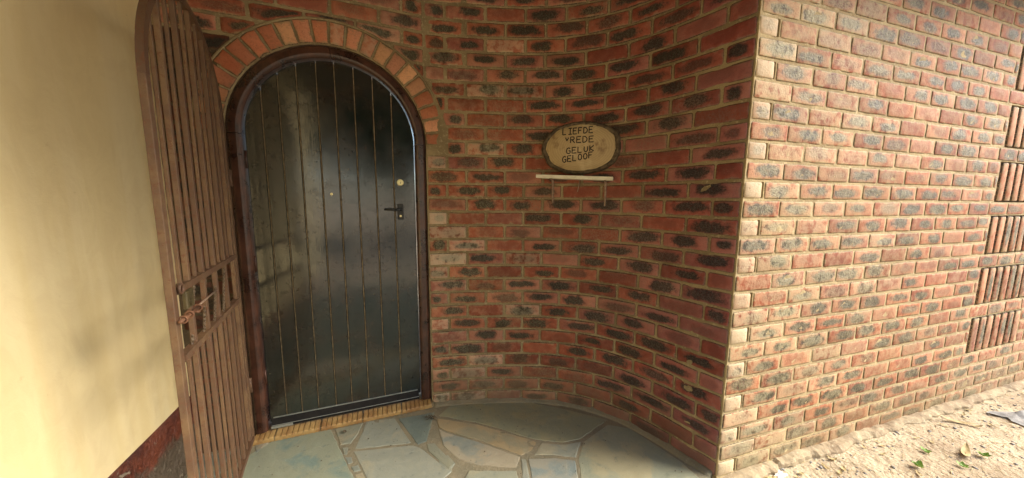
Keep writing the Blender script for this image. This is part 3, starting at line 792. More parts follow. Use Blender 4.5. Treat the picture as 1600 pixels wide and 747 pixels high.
# lock, spyhole, lever
mb = MB(); mb.tube([(.333, .001, 1.452), (.333, -.005, 1.452)], .0195, 24); mb.tube([(.333, -.005, 1.452), (.333, -.0085, 1.452)], [.0185, .0165], 24)
lk = mb.build('lock_cylinder', M['brass'], door, False)
mb = MB(); mb.box((.3315, -.0092, 1.444), (.3345, -.0083, 1.456)); mb.build('keyhole', M['black'], lk)
lk2 = MB(); lk2.tube([(-.037, .001, 1.378), (-.037, -.004, 1.378)], .0062, 16); sh = lk2.build('spyhole', M['brass'], door, False)
mb = MB(); mb.tube([(-.037, -.0035, 1.378), (-.037, -.0046, 1.378)], .003, 12); mb.build('lens', M['black'], sh)
hd = bpy.data.objects.new('handle', None); COL.objects.link(hd); hd.parent = door
mb = MB(); mb.box((.312, -.007, 1.228), (.346, .001, 1.324), bev=.003); mb.build('backplate', M['black'], hd)
mb = MB(); mb.tube([(.329, -.006, 1.288), (.329, -.040, 1.288), (.324, -.047, 1.288), (.300, -.049, 1.289), (.262, -.047, 1.290), (.238, -.044, 1.291)], [.0085, .0085, .009, .0075, .0065, .0055], 12)
mb.build('lever', M['black'], hd, True)
mb = MB(); mb.tube([(.329, -.006, 1.250), (.329, -.0085, 1.250)], .0065, 12); mb.build('keyhole', M['brass'], hd)
for z in (.35, 1.0, 1.55):
    mb = MB(); mb.tube([(-.4185, -.004, z-.045), (-.4185, -.004, z+.045)], .0045, 8); mb.build('hinge', M['frame'], door, True)

# ------------------------------------------------------------------ tiled sill
sill = thing('tiled_sill', 'step of ribbed brown quarry tiles below the black door', 'door sill', (0, 0, 0))
tx = [OPL+.002, -.822, -.597, -.372, -.147, OPR-.002]
for i in range(5):
    a, b = tx[i]+.003, tx[i+1]-.003; n = max(2, round((b-a)/.026)); vs, fs = [], []; prof = []
    for k in range(n):
        l = a+(b-a)*k/n; r = a+(b-a)*(k+1)/n; prof += [(l+.0012, -.007), (l+.0026, 0), (r-.0026, 0), (r-.0012, -.007)]
    prof = [(a, -.02)]+prof+[(b, -.02)]
    fy = -.028-.006*i/5; rows = [(fy, .004), (fy, .020), (fy+.004, .027), (.07, .047)]
    for y, z in rows:
        for x, d in prof: vs.append((x, y-(.0 if z > .025 else d*0), z+(d if d > -.01 else d*.8)))
    m = len(prof); fs = [(j*m+k, j*m+k+1, (j+1)*m+k+1, (j+1)*m+k) for j in range(3) for k in range(m-1)]
    mb = MB(); mb.add(vs, fs); mb.build('tile', M['tile'], sill)
mb = MB(); mb.box((OPL-.01, -.024, -.03), (OPR+.008, .12, .0225)); mb.build('mortar_bed', M['mortar'], sill)

# ------------------------------------------------------------------ patio of flagstones
patio = bpy.data.objects.new('patio', None)
mb = MB(); vs = [(WX-.1, .1), (1.0, .1), (1.28, -.4), (1.285, -1.05), (1.22, -1.20), (1.12, -1.9), (1.0, -3.0), (WX-.1, -3.0)]
gxs = [WX-.06+i*.03 for i in range(84)]; gys = [.05-i*.03 for i in range(103)]; vv = []; idx = {}; ff = []
def inpoly(x, y, P_):
    c = False; j = len(P_)-1
    for i in range(len(P_)):
        if (P_[i][1] > y) != (P_[j][1] > y) and x < (P_[j][0]-P_[i][0])*(y-P_[i][1])/(P_[j][1]-P_[i][1])+P_[i][0]: c = not c
        j = i
    return c
for j, y in enumerate(gys):
    for i, x in enumerate(gxs):
        xlim = 1.30 if y > -1.07 else 1.275-.09*(-1.07-y)+.02*nz(y*5, 3)
        idx[(i, j)] = len(vv); vv.append((min(x, xlim), y, -.0005+.0022*nz(x*9, y*9, 4)+.0012*nz(x*40, y*40, 4)-(.05 if x >= xlim and y < -1.07 else 0)))
for j in range(len(gys)-1):
    for i in range(len(gxs)-1):
        ff.append((idx[(i, j)], idx[(i, j+1)], idx[(i+1, j+1)], idx[(i+1, j)]))
patio = link('patio', mesh(vv, ff, True), M['bed']); tag(patio, kind='structure')
STONES = [[[-0.967, -0.143], [-0.814, 0.004], [-0.669, -0.016], [-0.542, -0.025], [-0.383, -0.445], [-0.351, -0.53], [-0.927, -0.369], [-0.993, -0.198]], [[-0.998, 0.025], [-0.939, 0.013], [-0.913, -0.085], [-0.972, -0.063]], [[-0.927, 0.011], [-0.827, -0.001], [-0.888, -0.1]], [[-0.969, -0.132], [-0.965, -0.079], [-0.904, -0.094]], [[-0.526, -0.03], [-0.367, -0.034], [-0.389, -0.117], [-0.42, -0.194], [-0.476, -0.185]], [[-0.466, -0.207], [-0.431, -0.213], [-0.43, -0.277], [-0.45, -0.265]], [[-0.445, -0.284], [-0.406, -0.293], [-0.397, -0.343], [-0.42, -0.346]], [[-0.408, -0.363], [-0.37, -0.363], [-0.353, -0.409], [-0.391, -0.409]], [[-0.386, -0.424], [-0.347, -0.418], [-0.327, -0.468], [-0.372, -0.464]], [[-0.352, -0.019], [-0.19, -0.05], [-0.103, -0.306], [-0.4, -0.246], [-0.377, -0.146]], [[-0.17, -0.065], [0.052, -0.077], [-0.024, -0.324], [-0.076, -0.333]], [[-0.406, -0.257], [-0.098, -0.322], [-0.062, -0.357], [0.071, -0.576], [0.016, -0.609], [0.018, -0.722], [-0.286, -0.609], [-0.33, -0.467]], [[-0.028, -0.334], [0.016, -0.35], [0.093, -0.537], [0.06, -0.558], [-0.025, -0.401]], [[0.153, -0.046], [0.365, -0.065], [0.612, -0.155], [0.854, -0.345], [1.046, -0.527], [0.798, -0.609], [0.686, -0.595], [0.553, -0.525], [0.385, -0.367], [0.286, -0.276], [0.065, -0.124]], [[0.052, -0.144], [0.283, -0.286], [0.382, -0.376], [0.562, -0.54], [0.502, -0.592], [0.438, -0.603], [0.249, -0.413], [0.1, -0.287], [0.05, -0.231]], [[0.048, -0.245], [0.098, -0.298], [0.246, -0.423], [0.427, -0.605], [0.385, -0.666], [0.203, -0.584], [0.114, -0.509], [0.055, -0.388]], [[0.576, -0.554], [0.689, -0.61], [0.788, -0.626], [0.704, -0.716], [0.591, -0.656], [0.498, -0.621]], [[0.459, -0.631], [0.599, -0.677], [0.691, -0.729], [0.644, -0.827], [0.565, -0.93], [0.394, -0.866]], [[1.022, -0.559], [1.125, -0.631], [1.174, -0.803], [1.208, -0.938], [1.206, -1.056], [1.101, -1.173], [0.571, -0.975], [0.662, -0.813], [0.703, -0.728], [0.803, -0.628]], [[0.426, -0.613], [0.45, -0.63], [0.415, -0.782], [0.37, -0.765]], [[0.152, -0.596], [0.378, -0.68], [0.363, -0.762], [0.349, -0.892], [0.079, -0.791], [0.122, -0.633]], [[0.017, -0.461], [0.071, -0.457], [0.098, -0.526], [0.066, -0.58], [0.01, -0.57]]]

def shrink(P_, d):
    n = len(P_); ar = sum(P_[i][0]*P_[(i+1) % n][1]-P_[(i+1) % n][0]*P_[i][1] for i in range(n)); s = 1 if ar > 0 else -1; out = []
    for i in range(n):
        a, b, c = Vector(P_[i-1]), Vector(P_[i]), Vector(P_[(i+1) % n]); e0 = (b-a).normalized(); e1 = (c-b).normalized()
        n0 = Vector((-e0.y, e0.x))*s; n1 = Vector((-e1.y, e1.x))*s; m = (n0+n1); m = m.normalized() if m.length > .1 else n0
        out.append(b+m*d/max(.5, m.dot(n0)))
    return out, s
def flag(P_, h, name='flagstone'):
    q, s = shrink(P_, .0022)
    if s < 0: q = q[::-1]
    # subdivide edges and roughen them
    r = []
    for i in range(len(q)):
        a, b = q[i], q[(i+1) % len(q)]; n = max(1, int((b-a).length/.03))
        for k in range(n):
            p = a.lerp(b, k/n); r.append(Vector((p.x+.004*nz(p.x*30, p.y*30, 1), p.y+.004*nz(p.x*30, p.y*30, 2))))
    c = sum(r, Vector((0, 0)))/len(r); vs, fs = [], []; n = len(r)
    tx_, ty_ = random.gauss(0, .003), random.gauss(0, .003)
    for f, z in ((1.0, -.01), (1.0, h-.003), (-.004, h), (.45, h+.0006), (0.0, h)):
        if f == 0.0: vs.append((c.x, c.y, z)); break
        for p in r:
            if f < 0: pp = p+(c-p).normalized()*.004
            else: pp = c+(p-c)*f
            vs.append((pp.x, pp.y, z+(tx_*(pp.x-c.x)+ty_*(pp.y-c.y) if z > 0 else 0)+(.0012*nz(pp.x*12, pp.y*12, 5) if z > 0 else 0)))
    for L_ in range(3):
        for k in range(n): fs.append((L_*n+k, L_*n+(k+1) % n, (L_+1)*n+(k+1) % n, (L_+1)*n+k))
    for k in range(n): fs.append((3*n+k, 3*n+(k+1) % n, 4*n))
    mb = MB(); mb.add(vs, fs); o = mb.build(name, M['flag'], patio, False); v = .88+.24*random.random(); o.color = (v, v, v*(.95+.1*random.random()), 1); return o
FT = {0: (.80, .98, 1.02), 10: (.72, .80, .82), 13: (.95, .95, .80), 14: (1.12, .98, .80), 18: (1.05, 1.04, .92), 17: (.92, 1.0, 1.12)}
for i, P_ in enumerate(STONES):
    o = flag(P_, .0012+.0012*random.random())
    if i in FT: o.color = FT[i]+(1,)
step = .27
for j in range(0, 12):
    for i in range(-1, 11):
        def J(i, j): return (WX+.03+i*step+(.09*nz(i*3.3+j, j*5.1, 1) if i > 0 else 0), -.02-j*step+.09*nz(i*4.4, j*2.7+i, 7))
        q = [J(i, j), J(i+1, j), J(i+1, j+1), J(i, j+1)]; c = (sum(p[0] for p in q)/4, sum(p[1] for p in q)/4)
        if q[1][0] > 1.16-.09*max(0, -1.07-c[1]) or q[0][0] < WX: continue
        tests = q+[c]+[((q[k][0]+q[(k+1) % 4][0])/2, (q[k][1]+q[(k+1) % 4][1])/2) for k in range(4)]+[((p[0]+c[0])/2, (p[1]+c[1])/2) for p in q]
        if any(inpoly(x, y, P_) for x, y in tests for P_ in STONES): continue
        if any(inpoly(v[0], v[1], q) for P_ in STONES for v in P_): continue
        fo = flag(q, .002+.002*random.random())
        if c[1] < -.95: fo.color = (.34, .38, .38, 1)  # unseen stones darkened so the lower door reflects darker
# thin strip of stones beside the plaster wall, behind the gate
for k in range(7):
    y0 = -.01-.2*k; flag([(WX+.03, y0), (-1.01+.02*nz(k, 3), y0-.02), (-1.0+.02*nz(k+1, 3), y0-.20), (WX+.03, y0-.19)], .005) if k < 3 else None
# mortar haunch in the angle between patio and curved wall
mb = MB(); pts, ups = [], []
for k in range(70):
    s = .01+(SLEN-.03)*k/69; t = wtan(s); nn = Vector((-t.y, t.x, 0)); pts.append(wpos(s)); ups.append((-nn, Vector((0, 0, 1))))
for i in range(len(pts)): pts[i] = pts[i]+Vector((0, 0, .003*nz(i*.6, 2)))
mb.sweep(pts, [(-.01, -.02), (-.01, .022), (.004, .014), (.020, .008), (.034, .001), (.036, -.02)], ups); mb.build('mortar_haunch', M['bed'], patio, True)

# ------------------------------------------------------------------ security gate, opened back beside the door
H0, H1 = Vector((-.918, -.032, 0)), Vector((-.812, -.782, 0)); GE = (H1-H0).normalized(); GN = Vector((GE.y, -GE.x, 0)); GL = (H1-H0).length
if GN.x < 0: GN = -GN
gate = thing('security_gate', 'rusty brown arched steel bar gate standing open beside the plaster wall', 'gate', H0, math.atan2(GE.y, GE.x))
# local frame: x along the gate from the hinge, y across, z up
GZ = 1.70; GR = GL/2
def arc_z(t): return GZ+math.sqrt(max(0, GR*GR-(t-GR)**2))
b_ = MB(); b_.box((-.010, -.009, .04), (.022, .009, GZ), bev=.0015); hs = b_.build('stile', M['gate'], gate)
b_ = MB(); b_.box((GL-.024, -.009, .04), (GL+.006, .009, GZ), bev=.0015); b_.build('stile', M['gate'], gate)
pts, ups = [], []
for k in range(41):
    a = math.pi*k/40; d = Vector((math.cos(a), 0, math.sin(a))); pts.append(Vector((GR-.002, 0, GZ))+d*(GR-.008)); ups.append((d, Vector((0, 1, 0))))
b_ = MB(); b_.sweep(pts, [(-.013, -.009), (-.013, .009), (.013, .009), (.013, -.009)], ups); b_.build('arched_rail', M['gate'], gate)
RZ = (1.062, .840)
wide = [.050, .190, .332, .474, .614]; narrow = [.120, .261, .403, .544, .676]
for t in wide:
    b_ = MB(); b_.box((t-.0092, -.0075, .075), (t+.0092, .0075, arc_z(t)-.018), bev=.0015); b_.build('bar', M['gate'], gate)
for t in narrow:
    for z0, z1 in ((.075, RZ[1]-.010), (RZ[0]+.010, arc_z(t)-.016)):
        b_ = MB(); b_.box((t-.0056, -.0048, z0), (t+.0056, .0048, z1), bev=.001); b_.build('bar', M['gate'], gate)
# twisted rods leaning between the two rails
for a, b in ((.190, .262), (.315, .388), (.440, .514), (.560, .632)):
    vs, fs = [], []; n = 48
    for k in range(n+1):
        f = k/n; x = a+(b-a)*f; z = RZ[0]-.01+(RZ[1]-RZ[0]+.02)*f
        for q in range(4):
            w_ = math.pi/2*q+f*math.pi*7; vs.append((x+.0048*math.cos(w_), .0048*math.sin(w_), z))
    for k in range(n):
        for q in range(4): fs.append((k*4+q, k*4+(q+1) % 4, k*4+4+(q+1) % 4, k*4+4+q))
    b_ = MB(); b_.add(vs, fs); b_.build('twisted_rod', M['spiral'], gate)
for z, nm in ((RZ[0], 0), (RZ[1], 0), (.062, 0)):
    b_ = MB(); N = 30; pts = [Vector((.02+(GL-.045)*k/N, 0, z)) for k in range(N+1)]
    vs, fs = [], []
    for k, p in enumerate(pts):
        for q, (yy, zz_) in enumerate(((-.012, -.011), (.012, -.011), (.012, .011), (-.012, .011))):
            e = .0016 if z < .5 else .0028; vs.append((p.x, yy+e*nz(k*1.7, q, z), zz_+p.z+e*nz(k*1.3, q+5, z)))
    for k in range(N):
        for q in range(4): fs.append((k*4+q, k*4+(q+1) % 4, k*4+4+(q+1) % 4, k*4+4+q))
    fs += [(0, 1, 2, 3), (N*4, N*4+1, N*4+2, N*4+3)]
    b_.add(vs, fs); b_.build('rail', M['gate'], gate)
# lock case, keep loops and sliding bolt near the free stile (door side of the gate = local +y or -y facing the camera)
sg = 1 if (Matrix.Rotation(math.atan2(GE.y, GE.x), 3, 'Z') @ Vector((0, 1, 0))).x > 0 else -1
def Y(v): return sg*v
b_ = MB(); b_.box((.632, min(Y(.006), Y(.018)), .990), (.692, max(Y(.006), Y(.018)), 1.050), bev=.003); lc = b_.build('lock_case', M['lock'], gate)
b_ = MB(); b_.tube([(.665, Y(.018), 1.010), (.665, Y(.023), 1.010)], .012, 16); b_.build('lock_boss', M['lock'], lc)
bo = MB(); bo.tube([(.60, Y(.018), .972), (.765, Y(.018), .972)], .0060, 10); bo.tube([(.652, Y(.018), .972), (.652, Y(.034), .966)], .004, 8); bl = bo.build('sliding_bolt', M['rust'], gate, True)
for t in (.612, .690, .742):
    b_ = MB(); pts = [Vector((t, Y(.018)+.0105*math.cos(a), .972+.0105*math.sin(a))) for a in [2*math.pi*k/16 for k in range(17)]]; b_.tube(pts, .0032, 8, caps=False); b_.build('bolt_ring', M['rust'], gate, True)
for zz_ in (1.068,):
    b_ = MB(); pts = [Vector((.722+.015*math.cos(a), Y(.016), zz_+.015*math.sin(a))) for a in [2*math.pi*k/16 for k in range(17)]]; b_.tube(pts, .0042, 8, caps=False); b_.build('keep_loop', M['gate'], gate, True)
b_ = MB(); b_.tube([(.38, Y(.012), .975), (.62, Y(.012), .972)], .0032, 8); b_.build('bolt_rod', M['steel'], gate, True)
for z in (.35, 1.45):
    b_ = MB(); b_.tube([(-.012, Y(.010), z-.04), (-.012, Y(.010), z+.04)], .008, 10); b_.build('hinge', M['gate'], gate, True)

# ------------------------------------------------------------------ shelf and wood-slice sign
SA = math.radians(-38.5); SO = Vector((.921, -.320, 0)); ST = Vector((math.cos(SA), math.sin(SA), 0)); SN = Vector((math.sin(SA), -math.cos(SA), 0))
sign = thing('wood_slice_sign', 'oval slice of wood with bark edge burnt with LIEFDE VREDE GELUK GELOOF', 'sign', SO+SN*.012+Vector((0, 0, 1.661)), SA)
# local: x along the wall, y into the wall, z up
def oval(a, am):
    r = 1+.030*nz(math.cos(a)*2.2, math.sin(a)*2.2, am)+.018*nz(math.cos(a)*7, math.sin(a)*7, am+3)
    e = 1.0
    lump = .055*math.exp(-((a-.42)/.13)**2)+.03*math.exp(-((a-2*math.pi+.55)/.16)**2)+.035*math.exp(-((a-math.pi-.02)/.12)**2)
    sx, sz = .222, .148
    ex = 2.15
    return Vector((sx*math.copysign(abs(math.cos(a))**(2/ex), math.cos(a))*(r+lump), 0, sz*math.copysign(abs(math.sin(a))**(2/ex), math.sin(a))*(r+lump*.4)))
N = 96; vs, fs = [], []
rings = [(1.0, .0), (1.035, -.012), (1.03, -.028), (1.0, -.041), (.96, -.0465), (.92, -.045), (.89, -.0385)]
for k, (f, y) in enumerate(rings):
    for i in range(N):
        a = 2*math.pi*i/N; p = oval(a, 1)*f; vs.append((p.x+.003*nz(i*.8, k), y+.0025*nz(i*.6, k*2.1, 5), p.z+.003*nz(i*.8, k+9)))
for k in range(len(rings)-1):
    for i in range(N): fs.append((k*N+i, k*N+(i+1) % N, (k+1)*N+(i+1) % N, (k+1)*N+i))
fs.append(tuple(range(N)))
b_ = MB(); b_.add(vs, fs); b_.build('bark', M['bark'], sign, True)
vs = []
for f, y in ((.915, -.036), (.895, -.0395), (.5, -.0402)):
    for i in range(N):
        a = 2*math.pi*i/N; p = oval(a, 1)*f; vs.append((p.x, y, p.z))
vs.append((0, -.0405, 0)); fs = [(k*N+i, k*N+(i+1) % N, (k+1)*N+(i+1) % N, (k+1)*N+i) for k in range(2) for i in range(N)] + [(2*N+i, 2*N+(i+1) % N, 3*N) for i in range(N)]
b_ = MB(); b_.add(vs, fs); b_.build('wood_face', M['wood'], sign, True)
GL_ = {'L': [[(0, 1), (0, 0), (.75, .03)]], 'I': [[(.5, 1), (.5, 0)], [(.12, 1), (.88, 1.02)], [(.1, 0), (.9, .02)]],
       'E': [[(.8, 1), (0, .98), (0, 0), (.85, .02)], [(0, .52), (.65, .54)]], 'F': [[(.8, 1), (0, .98), (.02, 0)], [(0, .52), (.62, .56)]],
       'D': [[(0, 0), (0, 1), (.5, .93), (.78, .62), (.74, .28), (.45, .04), (0, 0)]], 'V': [[(.05, 1), (.42, .1), (.85, 1)]],
       'R': [[(0, 0), (0, 1), (.55, .98), (.7, .76), (.5, .54), (0, .5)], [(.3, .5), (.78, 0)]],
       'G': [[(.78, .85), (.5, 1), (.18, .88), (0, .5), (.15, .12), (.48, 0), (.78, .15), (.78, .48), (.45, .48)]],
       'U': [[(.05, .9), (.05, .3), (.25, .03), (.55, .05), (.75, .3), (.75, .92)]], 'K': [[(0, 1), (0, 0)], [(.75, 1), (.02, .45), (.78, .02)]],
       'O': [[(.4, 1), (.1, .8), (.02, .45), (.18, .08), (.45, 0), (.75, .2), (.8, .6), (.65, .9), (.4, 1)]]}
def text_line(txt, x0, z0, x1, z1, h, small=None):
    b_ = MB(); n = len(txt)
    for i, ch in enumerate(txt):
        f = i/n; bx = x0+(x1-x0)*f; bz = z0+(z1-z0)*f; w_ = math.hypot(x1-x0, z1-z0)/n*.86; hh = h*(.97+.08*nz(i*3.3, h*50))
        if small == i: hh *= .62; w_ *= .75; bz += .010; bx += .004
        for st in GL_[ch]:
            P_ = [Vector((bx+p[0]*w_+.0008*nz(i, p[0]*5, p[1]*5), -.0405, bz+p[1]*hh+.0008*nz(i+7, p[0]*5, p[1]*5))) for p in st]
            q = []
            for a, b in zip(P_, P_[1:]):
                for k in range(3): q.append(a.lerp(b, k/3))
            q.append(P_[-1])
            vs, fs = [], []
            for k, p in enumerate(q):
                t = (q[min(k+1, len(q)-1)]-q[max(k-1, 0)]).normalized(); m = Vector((-t.z, 0, t.x))*.0030*(1+.25*nz(k*.9, i, 3))
                vs += [p-m+Vector((0, .0004, 0)), p-m+Vector((0, -.0009, 0)), p+m+Vector((0, -.0009, 0)), p+m+Vector((0, .0004, 0))]
            for k in range(len(q)-1):
                for r in range(4): fs.append((k*4+r, k*4+(r+1) % 4, k*4+4+(r+1) % 4, k*4+4+r))
            m_ = (len(q)-1)*4; fs += [(0, 1, 2, 3), (m_, m_+1, m_+2, m_+3)]
            b_.add(vs, fs)
    o = b_.build('lettering', M['ink'], sign); tag(o, 'burnt word '+txt)
text_line('LIEFDE', -.104, .079, .079, .084, .036)
text_line('VREDE', -.092, .030, .086, .031, .036, small=0)
text_line('GELUK', -.080, -.032, .090, -.018, .035)
text_line('GELOOF', -.102, -.082, .082, -.058, .036)

shelf = thing('wall_shelf', 'small white board shelf on two wire brackets under the oval sign', 'shelf', SO+SN*.012+Vector((0, 0, 1.4805)), SA)
vs = [(-.250, -.100, .006), (.195, -.104, -.013), (.198, -.004, -.013), (-.215, .000, .004)]; up = Vector((0, 0, .018)); vs = [Vector(v) for v in vs]
b_ = MB()
def slab(mb, q, th):
    n = len(q); mb.add([v-Vector((0, 0, th)) for v in q]+[v for v in q], [tuple(range(n))[::-1], tuple(range(n, 2*n))]+[(k, (k+1) % n, n+(k+1) % n, n+k) for k in range(n)])
slab(b_, [Vector((-.250, -.098, .026)), Vector((.193, -.102, .006)), Vector((.196, .010, .006)), (Vector((-.205, .022, .024)))], .019)
b_.build('board', M['white'], shelf)
for x, dz in ((-.165, .004), (.150, -.010)):
    for zz_ in (0,):
        b_ = MB(); b_.tube([(x-.002, -.088, .0025+dz), (x, -.075, -.002+dz), (x+.001, -.02, -.004+dz), (x+.002, -.012, -.012+dz), (x+.003, -.010, -.07+dz), (x+.003, -.008, -.150+dz)], [.006, .006, .0065, .0075, .007, .006], 8)
        b_.build('bracket', M['steel'], shelf, True)
b_ = MB(); b_.tube([(.0, .002, .002), (-.006, .002, -.05), (-.012, .002, -.075)], .0028, 8); b_.build('bracket_wire', M['steel'], shelf, True)

# ------------------------------------------------------------------ litter and weeds on the soil
def leaf_mesh(L, Wd, curl, n=6, m=2, seed=0):
    vs, fs = [], []
    for i in range(n+1):
        f = i/n; w_ = Wd*math.sin(math.pi*min(1, max(.02, f*.96+.02)))**.8
        for k in range(-m, m+1):
            g_ = k/m; vs.append((L*(f-.5), w_*g_, curl*L*((f-.5)**2*1.6)+.35*w_*abs(g_)+.004*nz(f*4, g_*2, seed)))
    c = 2*m+1
    for i in range(n):
        for k in range(2*m): fs.append((i*c+k, (i+1)*c+k, (i+1)*c+k+1, i*c+k+1))
    return vs, fs
def surf(x, y): return soil_h(x, y)
def put_leaf(name, lab, x, y, L, Wd, rz, curl, mat, tilt=.1, cat='leaf', group=None):
    b_ = MB(); v, f = leaf_mesh(L, Wd, curl, seed=x*9); b_.add(v, f); o = b_.build(name, mat, None, True, (x, y, surf(x, y)+.006))
    o.rotation_euler = (random.gauss(0, .15), tilt, rz); tag(o, lab, cat, group); return o
put_leaf('dry_leaf', 'long curled dry leaf lying on the sand, pointing at the small green weeds', 2.74, -1.425, .17, .016, .25, .35, M['leaf_dry'], .0)
put_leaf('dry_leaf', 'dark brown dry leaf on the sand at the bottom edge, right of the weeds', 2.62, -1.560, .10, .014, -.5, .3, M['bark'])
put_leaf('yellow_leaf', 'yellow leaf on the soil close to the brick corner', 1.475, -1.128, .050, .017, .3, .2, M['leaf_yellow'])
put_leaf('dry_leaf', 'thin curled leaf near the cloth scrap by the wall foot', 3.12, -1.29, .16, .012, -.7, .3, M['leaf_dry'])
def weed(x, y, r, n, lab, white=False):
    t = thing('weed', lab, 'weed', (x, y, surf(x, y)))
    for k in range(n):
        a = 6.283*k/n+random.random()*.6; L = r*(.7+.5*random.random()); b_ = MB(); v, f = leaf_mesh(L, L*.30, .5, 5, 1, k)
        b_.add([(p[0]+L*.5, p[1], p[2]+L*.15) for p in v], f); o = b_.build('leaf', M['leaf_green'], t, True); o.rotation_euler = (0, -.35-.3*random.random(), a)
weed(2.557, -1.340, .030, 8, 'bright green rosette weed growing nearest the brick wall')
weed(2.362, -1.374, .034, 8, 'pale green weed at the bottom edge, leftmost of the weeds')
weed(2.585, -1.457, .028, 6, 'tiny weed below the long curled leaf')
weed(2.800, -1.468, .034, 7, 'flat green sprig at the tip of the long curled leaf')
def scrap(name, lab, cat, x, y, L, Wd, rz, mat, seed, hgt=.02):
    vs, fs = [], []; n, m = 14, 10
    for i in range(n+1):
        for k in range(m+1):
            u, v = i/n-.5, k/m-.5; rr = 1+.35*nz(math.atan2(v, u+1e-6)*1.6, seed, 2)
            vs.append((u*L*rr, v*Wd*rr, hgt*abs(nz(u*5, v*5, seed))*2*(1-4*max(u*u, v*v)*.8)+.004*nz(u*14, v*14, seed)+.002))
    fs = [(i*(m+1)+k, (i+1)*(m+1)+k, (i+1)*(m+1)+k+1, i*(m+1)+k+1) for i in range(n) for k in range(m)]
    b_ = MB(); b_.add(vs, fs); o = b_.build(name, mat, None, True, (x, y, surf(x, y)+.003)); o.rotation_euler = (0, 0, rz); tag(o, lab, cat); return o
scrap('flat_stone', 'flat grey stone lying on the sand at the right edge, out from the straight wall', 'stone', 3.66, -1.46, .40, .16, -.25, M['stone'], 3, .045)
scrap('plastic_scrap', 'crumpled white scrap among dead leaves beside the brick corner', 'litter', 1.64, -1.145, .07, .035, .2, M['rag'], 8, .009)
scrap('dead_leaf', 'dark brown rotten leaves beside the white scrap near the brick corner', 'leaf', 1.565, -1.150, .08, .05, -.4, M['leaf_dry'], 5, .02)
rl = random.Random(21); mb = MB()
for k in range(60):
    x = CORN.x+.12+rl.random()*3.2; y = CORN.y-.066*(x-CORN.x)-.06-rl.random()**1.3*.75
    v, f = leaf_mesh(.022+.035*rl.random(), .004+.007*rl.random(), .2+.5*rl.random(), seed=k); a = rl.random()*6.28; c, s_ = math.cos(a), math.sin(a); z = surf(x, y)+.005
    mb.add([(x+p[0]*c-p[1]*s_, y+p[0]*s_+p[1]*c, z+p[2]+p[0]*.2*math.sin(k)) for p in v], f)
o = mb.build('leaf_litter', M['leaf_dry'], None, True); tag(o, 'small dry fallen leaves strewn over the sandy soil', 'leaf litter', kind='stuff')
# pebbles, twigs and crumbs nobody could count
mb = MB(); ico = [(0, 0, 1), (.89, 0, .45), (.28, .85, .45), (-.72, .53, .45), (-.72, -.53, .45), (.28, -.85, .45), (.72, .53, -.45), (-.28, .85, -.45), (-.89, 0, -.45), (-.28, -.85, -.45), (.72, -.53, -.45), (0, 0, -1)]
icf = [(0,1,2),(0,2,3),(0,3,4),(0,4,5),(0,5,1),(1,6,2),(2,7,3),(3,8,4),(4,9,5),(5,10,1),(6,7,2),(7,8,3),(8,9,4),(9,10,5),(10,6,1),(11,7,6),(11,8,7),(11,9,8),(11,10,9),(11,6,10)]
rnd = random.Random(4)
for k in range(2600):
    x = CORN.x+.02+rnd.random()**1.2*3.6; wallY = CORN.y-.066*(x-CORN.x); y = wallY-.02-(rnd.random()**1.6)*1.1
    r = .0016+.0065*rnd.random()**4; sx, sy, sz = r*(.8+rnd.random()), r*(.7+.6*rnd.random()), r*(.4+.5*rnd.random()); a = rnd.random()*6.28; c, s_ = math.cos(a), math.sin(a); z = surf(x, y)
    mb.add([(x+(p[0]*sx*c-p[1]*sy*s_), y+(p[0]*sx*s_+p[1]*sy*c), z+p[2]*sz+sz*.3) for p in ico], icf)
o = mb.build('pebbles', M['stone'], None, True); tag(o, 'scattered small stones and grit on the sandy soil', 'pebbles', kind='stuff')
mb = MB()
for k in range(1100):
    x = CORN.x+.02+rnd.random()*3.4; y = CORN.y-.066*(x-CORN.x)-.02-rnd.random()*.9; L = .008+.030*rnd.random()**2; a = rnd.gauss(.2, .8); z = surf(x, y)+.003
    c, s_ = math.cos(a)*L, math.sin(a)*L; w_ = .0011
    mb.tube([(x-c, y-s_, z), (x, y+w_, z+.003*rnd.random()), (x+c, y+s_, z+.002)], [.0006, .0013, .0006], 4)
o = mb.build('twigs', M['leaf_dry'], None, False); tag(o, 'fine dry twigs and straw scattered over the soil', 'twigs', kind='stuff')
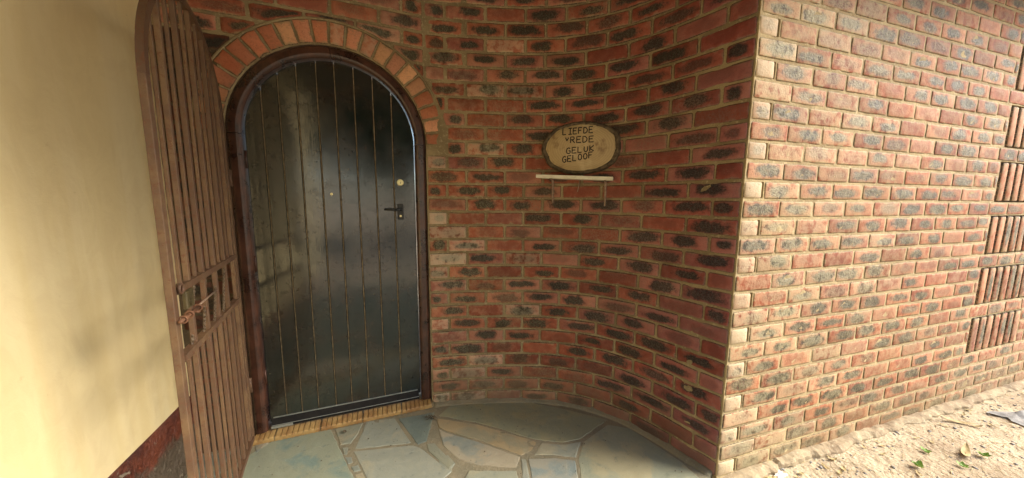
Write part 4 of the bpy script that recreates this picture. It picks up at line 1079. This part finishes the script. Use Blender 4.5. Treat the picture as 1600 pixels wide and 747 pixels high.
# grit on the patio
mb = MB()
for k in range(260):
    x = WX+.05+rnd.random()*2.3; y = -.05-rnd.random()*1.0
    r = .0012+.002*rnd.random()**3; mb.add([(x+p[0]*r*1.4, y+p[1]*r, .0085+p[2]*r*.7) for p in ico], icf)
o = mb.build('patio_grit', M['bark'], None, True); tag(o, 'specks of dark grit lying on the flagstones', 'grit', kind='stuff')
b_ = MB(); rr = random.Random(2)
for k in range(9):
    x, y = .065+.05*rr.random()-.08, -.125-.03*rr.random(); b_.tube([(x, y, .010), (x+.02*rr.random(), y+.012*rr.random(), .016), (x+.03*rr.random(), y-.01, .010)], [.002, .004, .0015], 5)
o = b_.build('dirt_clump', M['bark'], None, True); tag(o, 'dark dry clump of dirt on the slate below the right door jamb', 'dirt clump')
put_leaf('dead_leaf', 'small dark brown dead leaf on the flagstones in front of the sill', -.462, -.095, .034, .010, 1.9, .3, M['bark'])
bpy.data.objects['dead_leaf.001'].location.z = .012 if 'dead_leaf.001' in bpy.data.objects else 0

# ------------------------------------------------------------------ trees across the yard (seen as reflections in the gloss paint)
M['trunk'] = mat_simple('tree_bark', (.05, .035, .022), (.09, .065, .04), 6, .9)
rr = random.Random(9)
for q, (tx_, ty_, th_, cr_) in enumerate([(-7.5, -10.5, 7.2, 2.9), (-3.4, -11.5, 7.8, 3.0), (.3, -10.0, 7.0, 2.6), (3.8, -11.8, 8.0, 3.1), (7.8, -10.6, 7.4, 2.9)]):
    t = thing('shade_tree', ['spreading leafy tree at the far left of the yard behind the viewer', 'tall leafy tree second from the left behind the viewer', 'leafy tree straight behind the viewer', 'tall leafy tree second from the right behind the viewer', 'leafy tree at the far right behind the viewer'][q], 'tree', (tx_, ty_, -.03), 0, 'trees across the yard')
    mb = MB(); mb.tube([(0, 0, 0), (.06, .02, 1.0), (-.04, .05, 2.2), (.1, 0, 3.4), (0, .1, 5.2)], [.20, .15, .13, .11, .05], 9)
    for a in (0.4, 2.3, 4.4): mb.tube([(0, 0, 2.4), (math.cos(a)*.8, math.sin(a)*.8, 3.5), (math.cos(a)*1.7, math.sin(a)*1.7, 4.6)], [.09, .06, .03], 6)
    mb.build('trunk', M['trunk'], t, True); mb = MB()
    for c_ in range(70):
        d = Vector((rr.gauss(0, 1), rr.gauss(0, 1), rr.gauss(0, 1))).normalized()*rr.random()**.5; cc = Vector((d.x*cr_, d.y*cr_*.8, th_*.62+d.z*th_*.33))
        for k in range(60):
            s = .16+.16*rr.random(); d = Vector((rr.gauss(0, 1), rr.gauss(0, 1), rr.gauss(0, 1))).normalized(); e = d.cross(Vector((.3, .2, .9))).normalized(); c = cc+Vector((rr.gauss(0, .42), rr.gauss(0, .42), rr.gauss(0, .36)))
            mb.add([c-d*s, c+e*s*.5, c+d*s, c-e*s*.5], [(0, 1, 2, 3)])
    link('crown', mesh(mb.v, mb.f), M['hedge'], t)
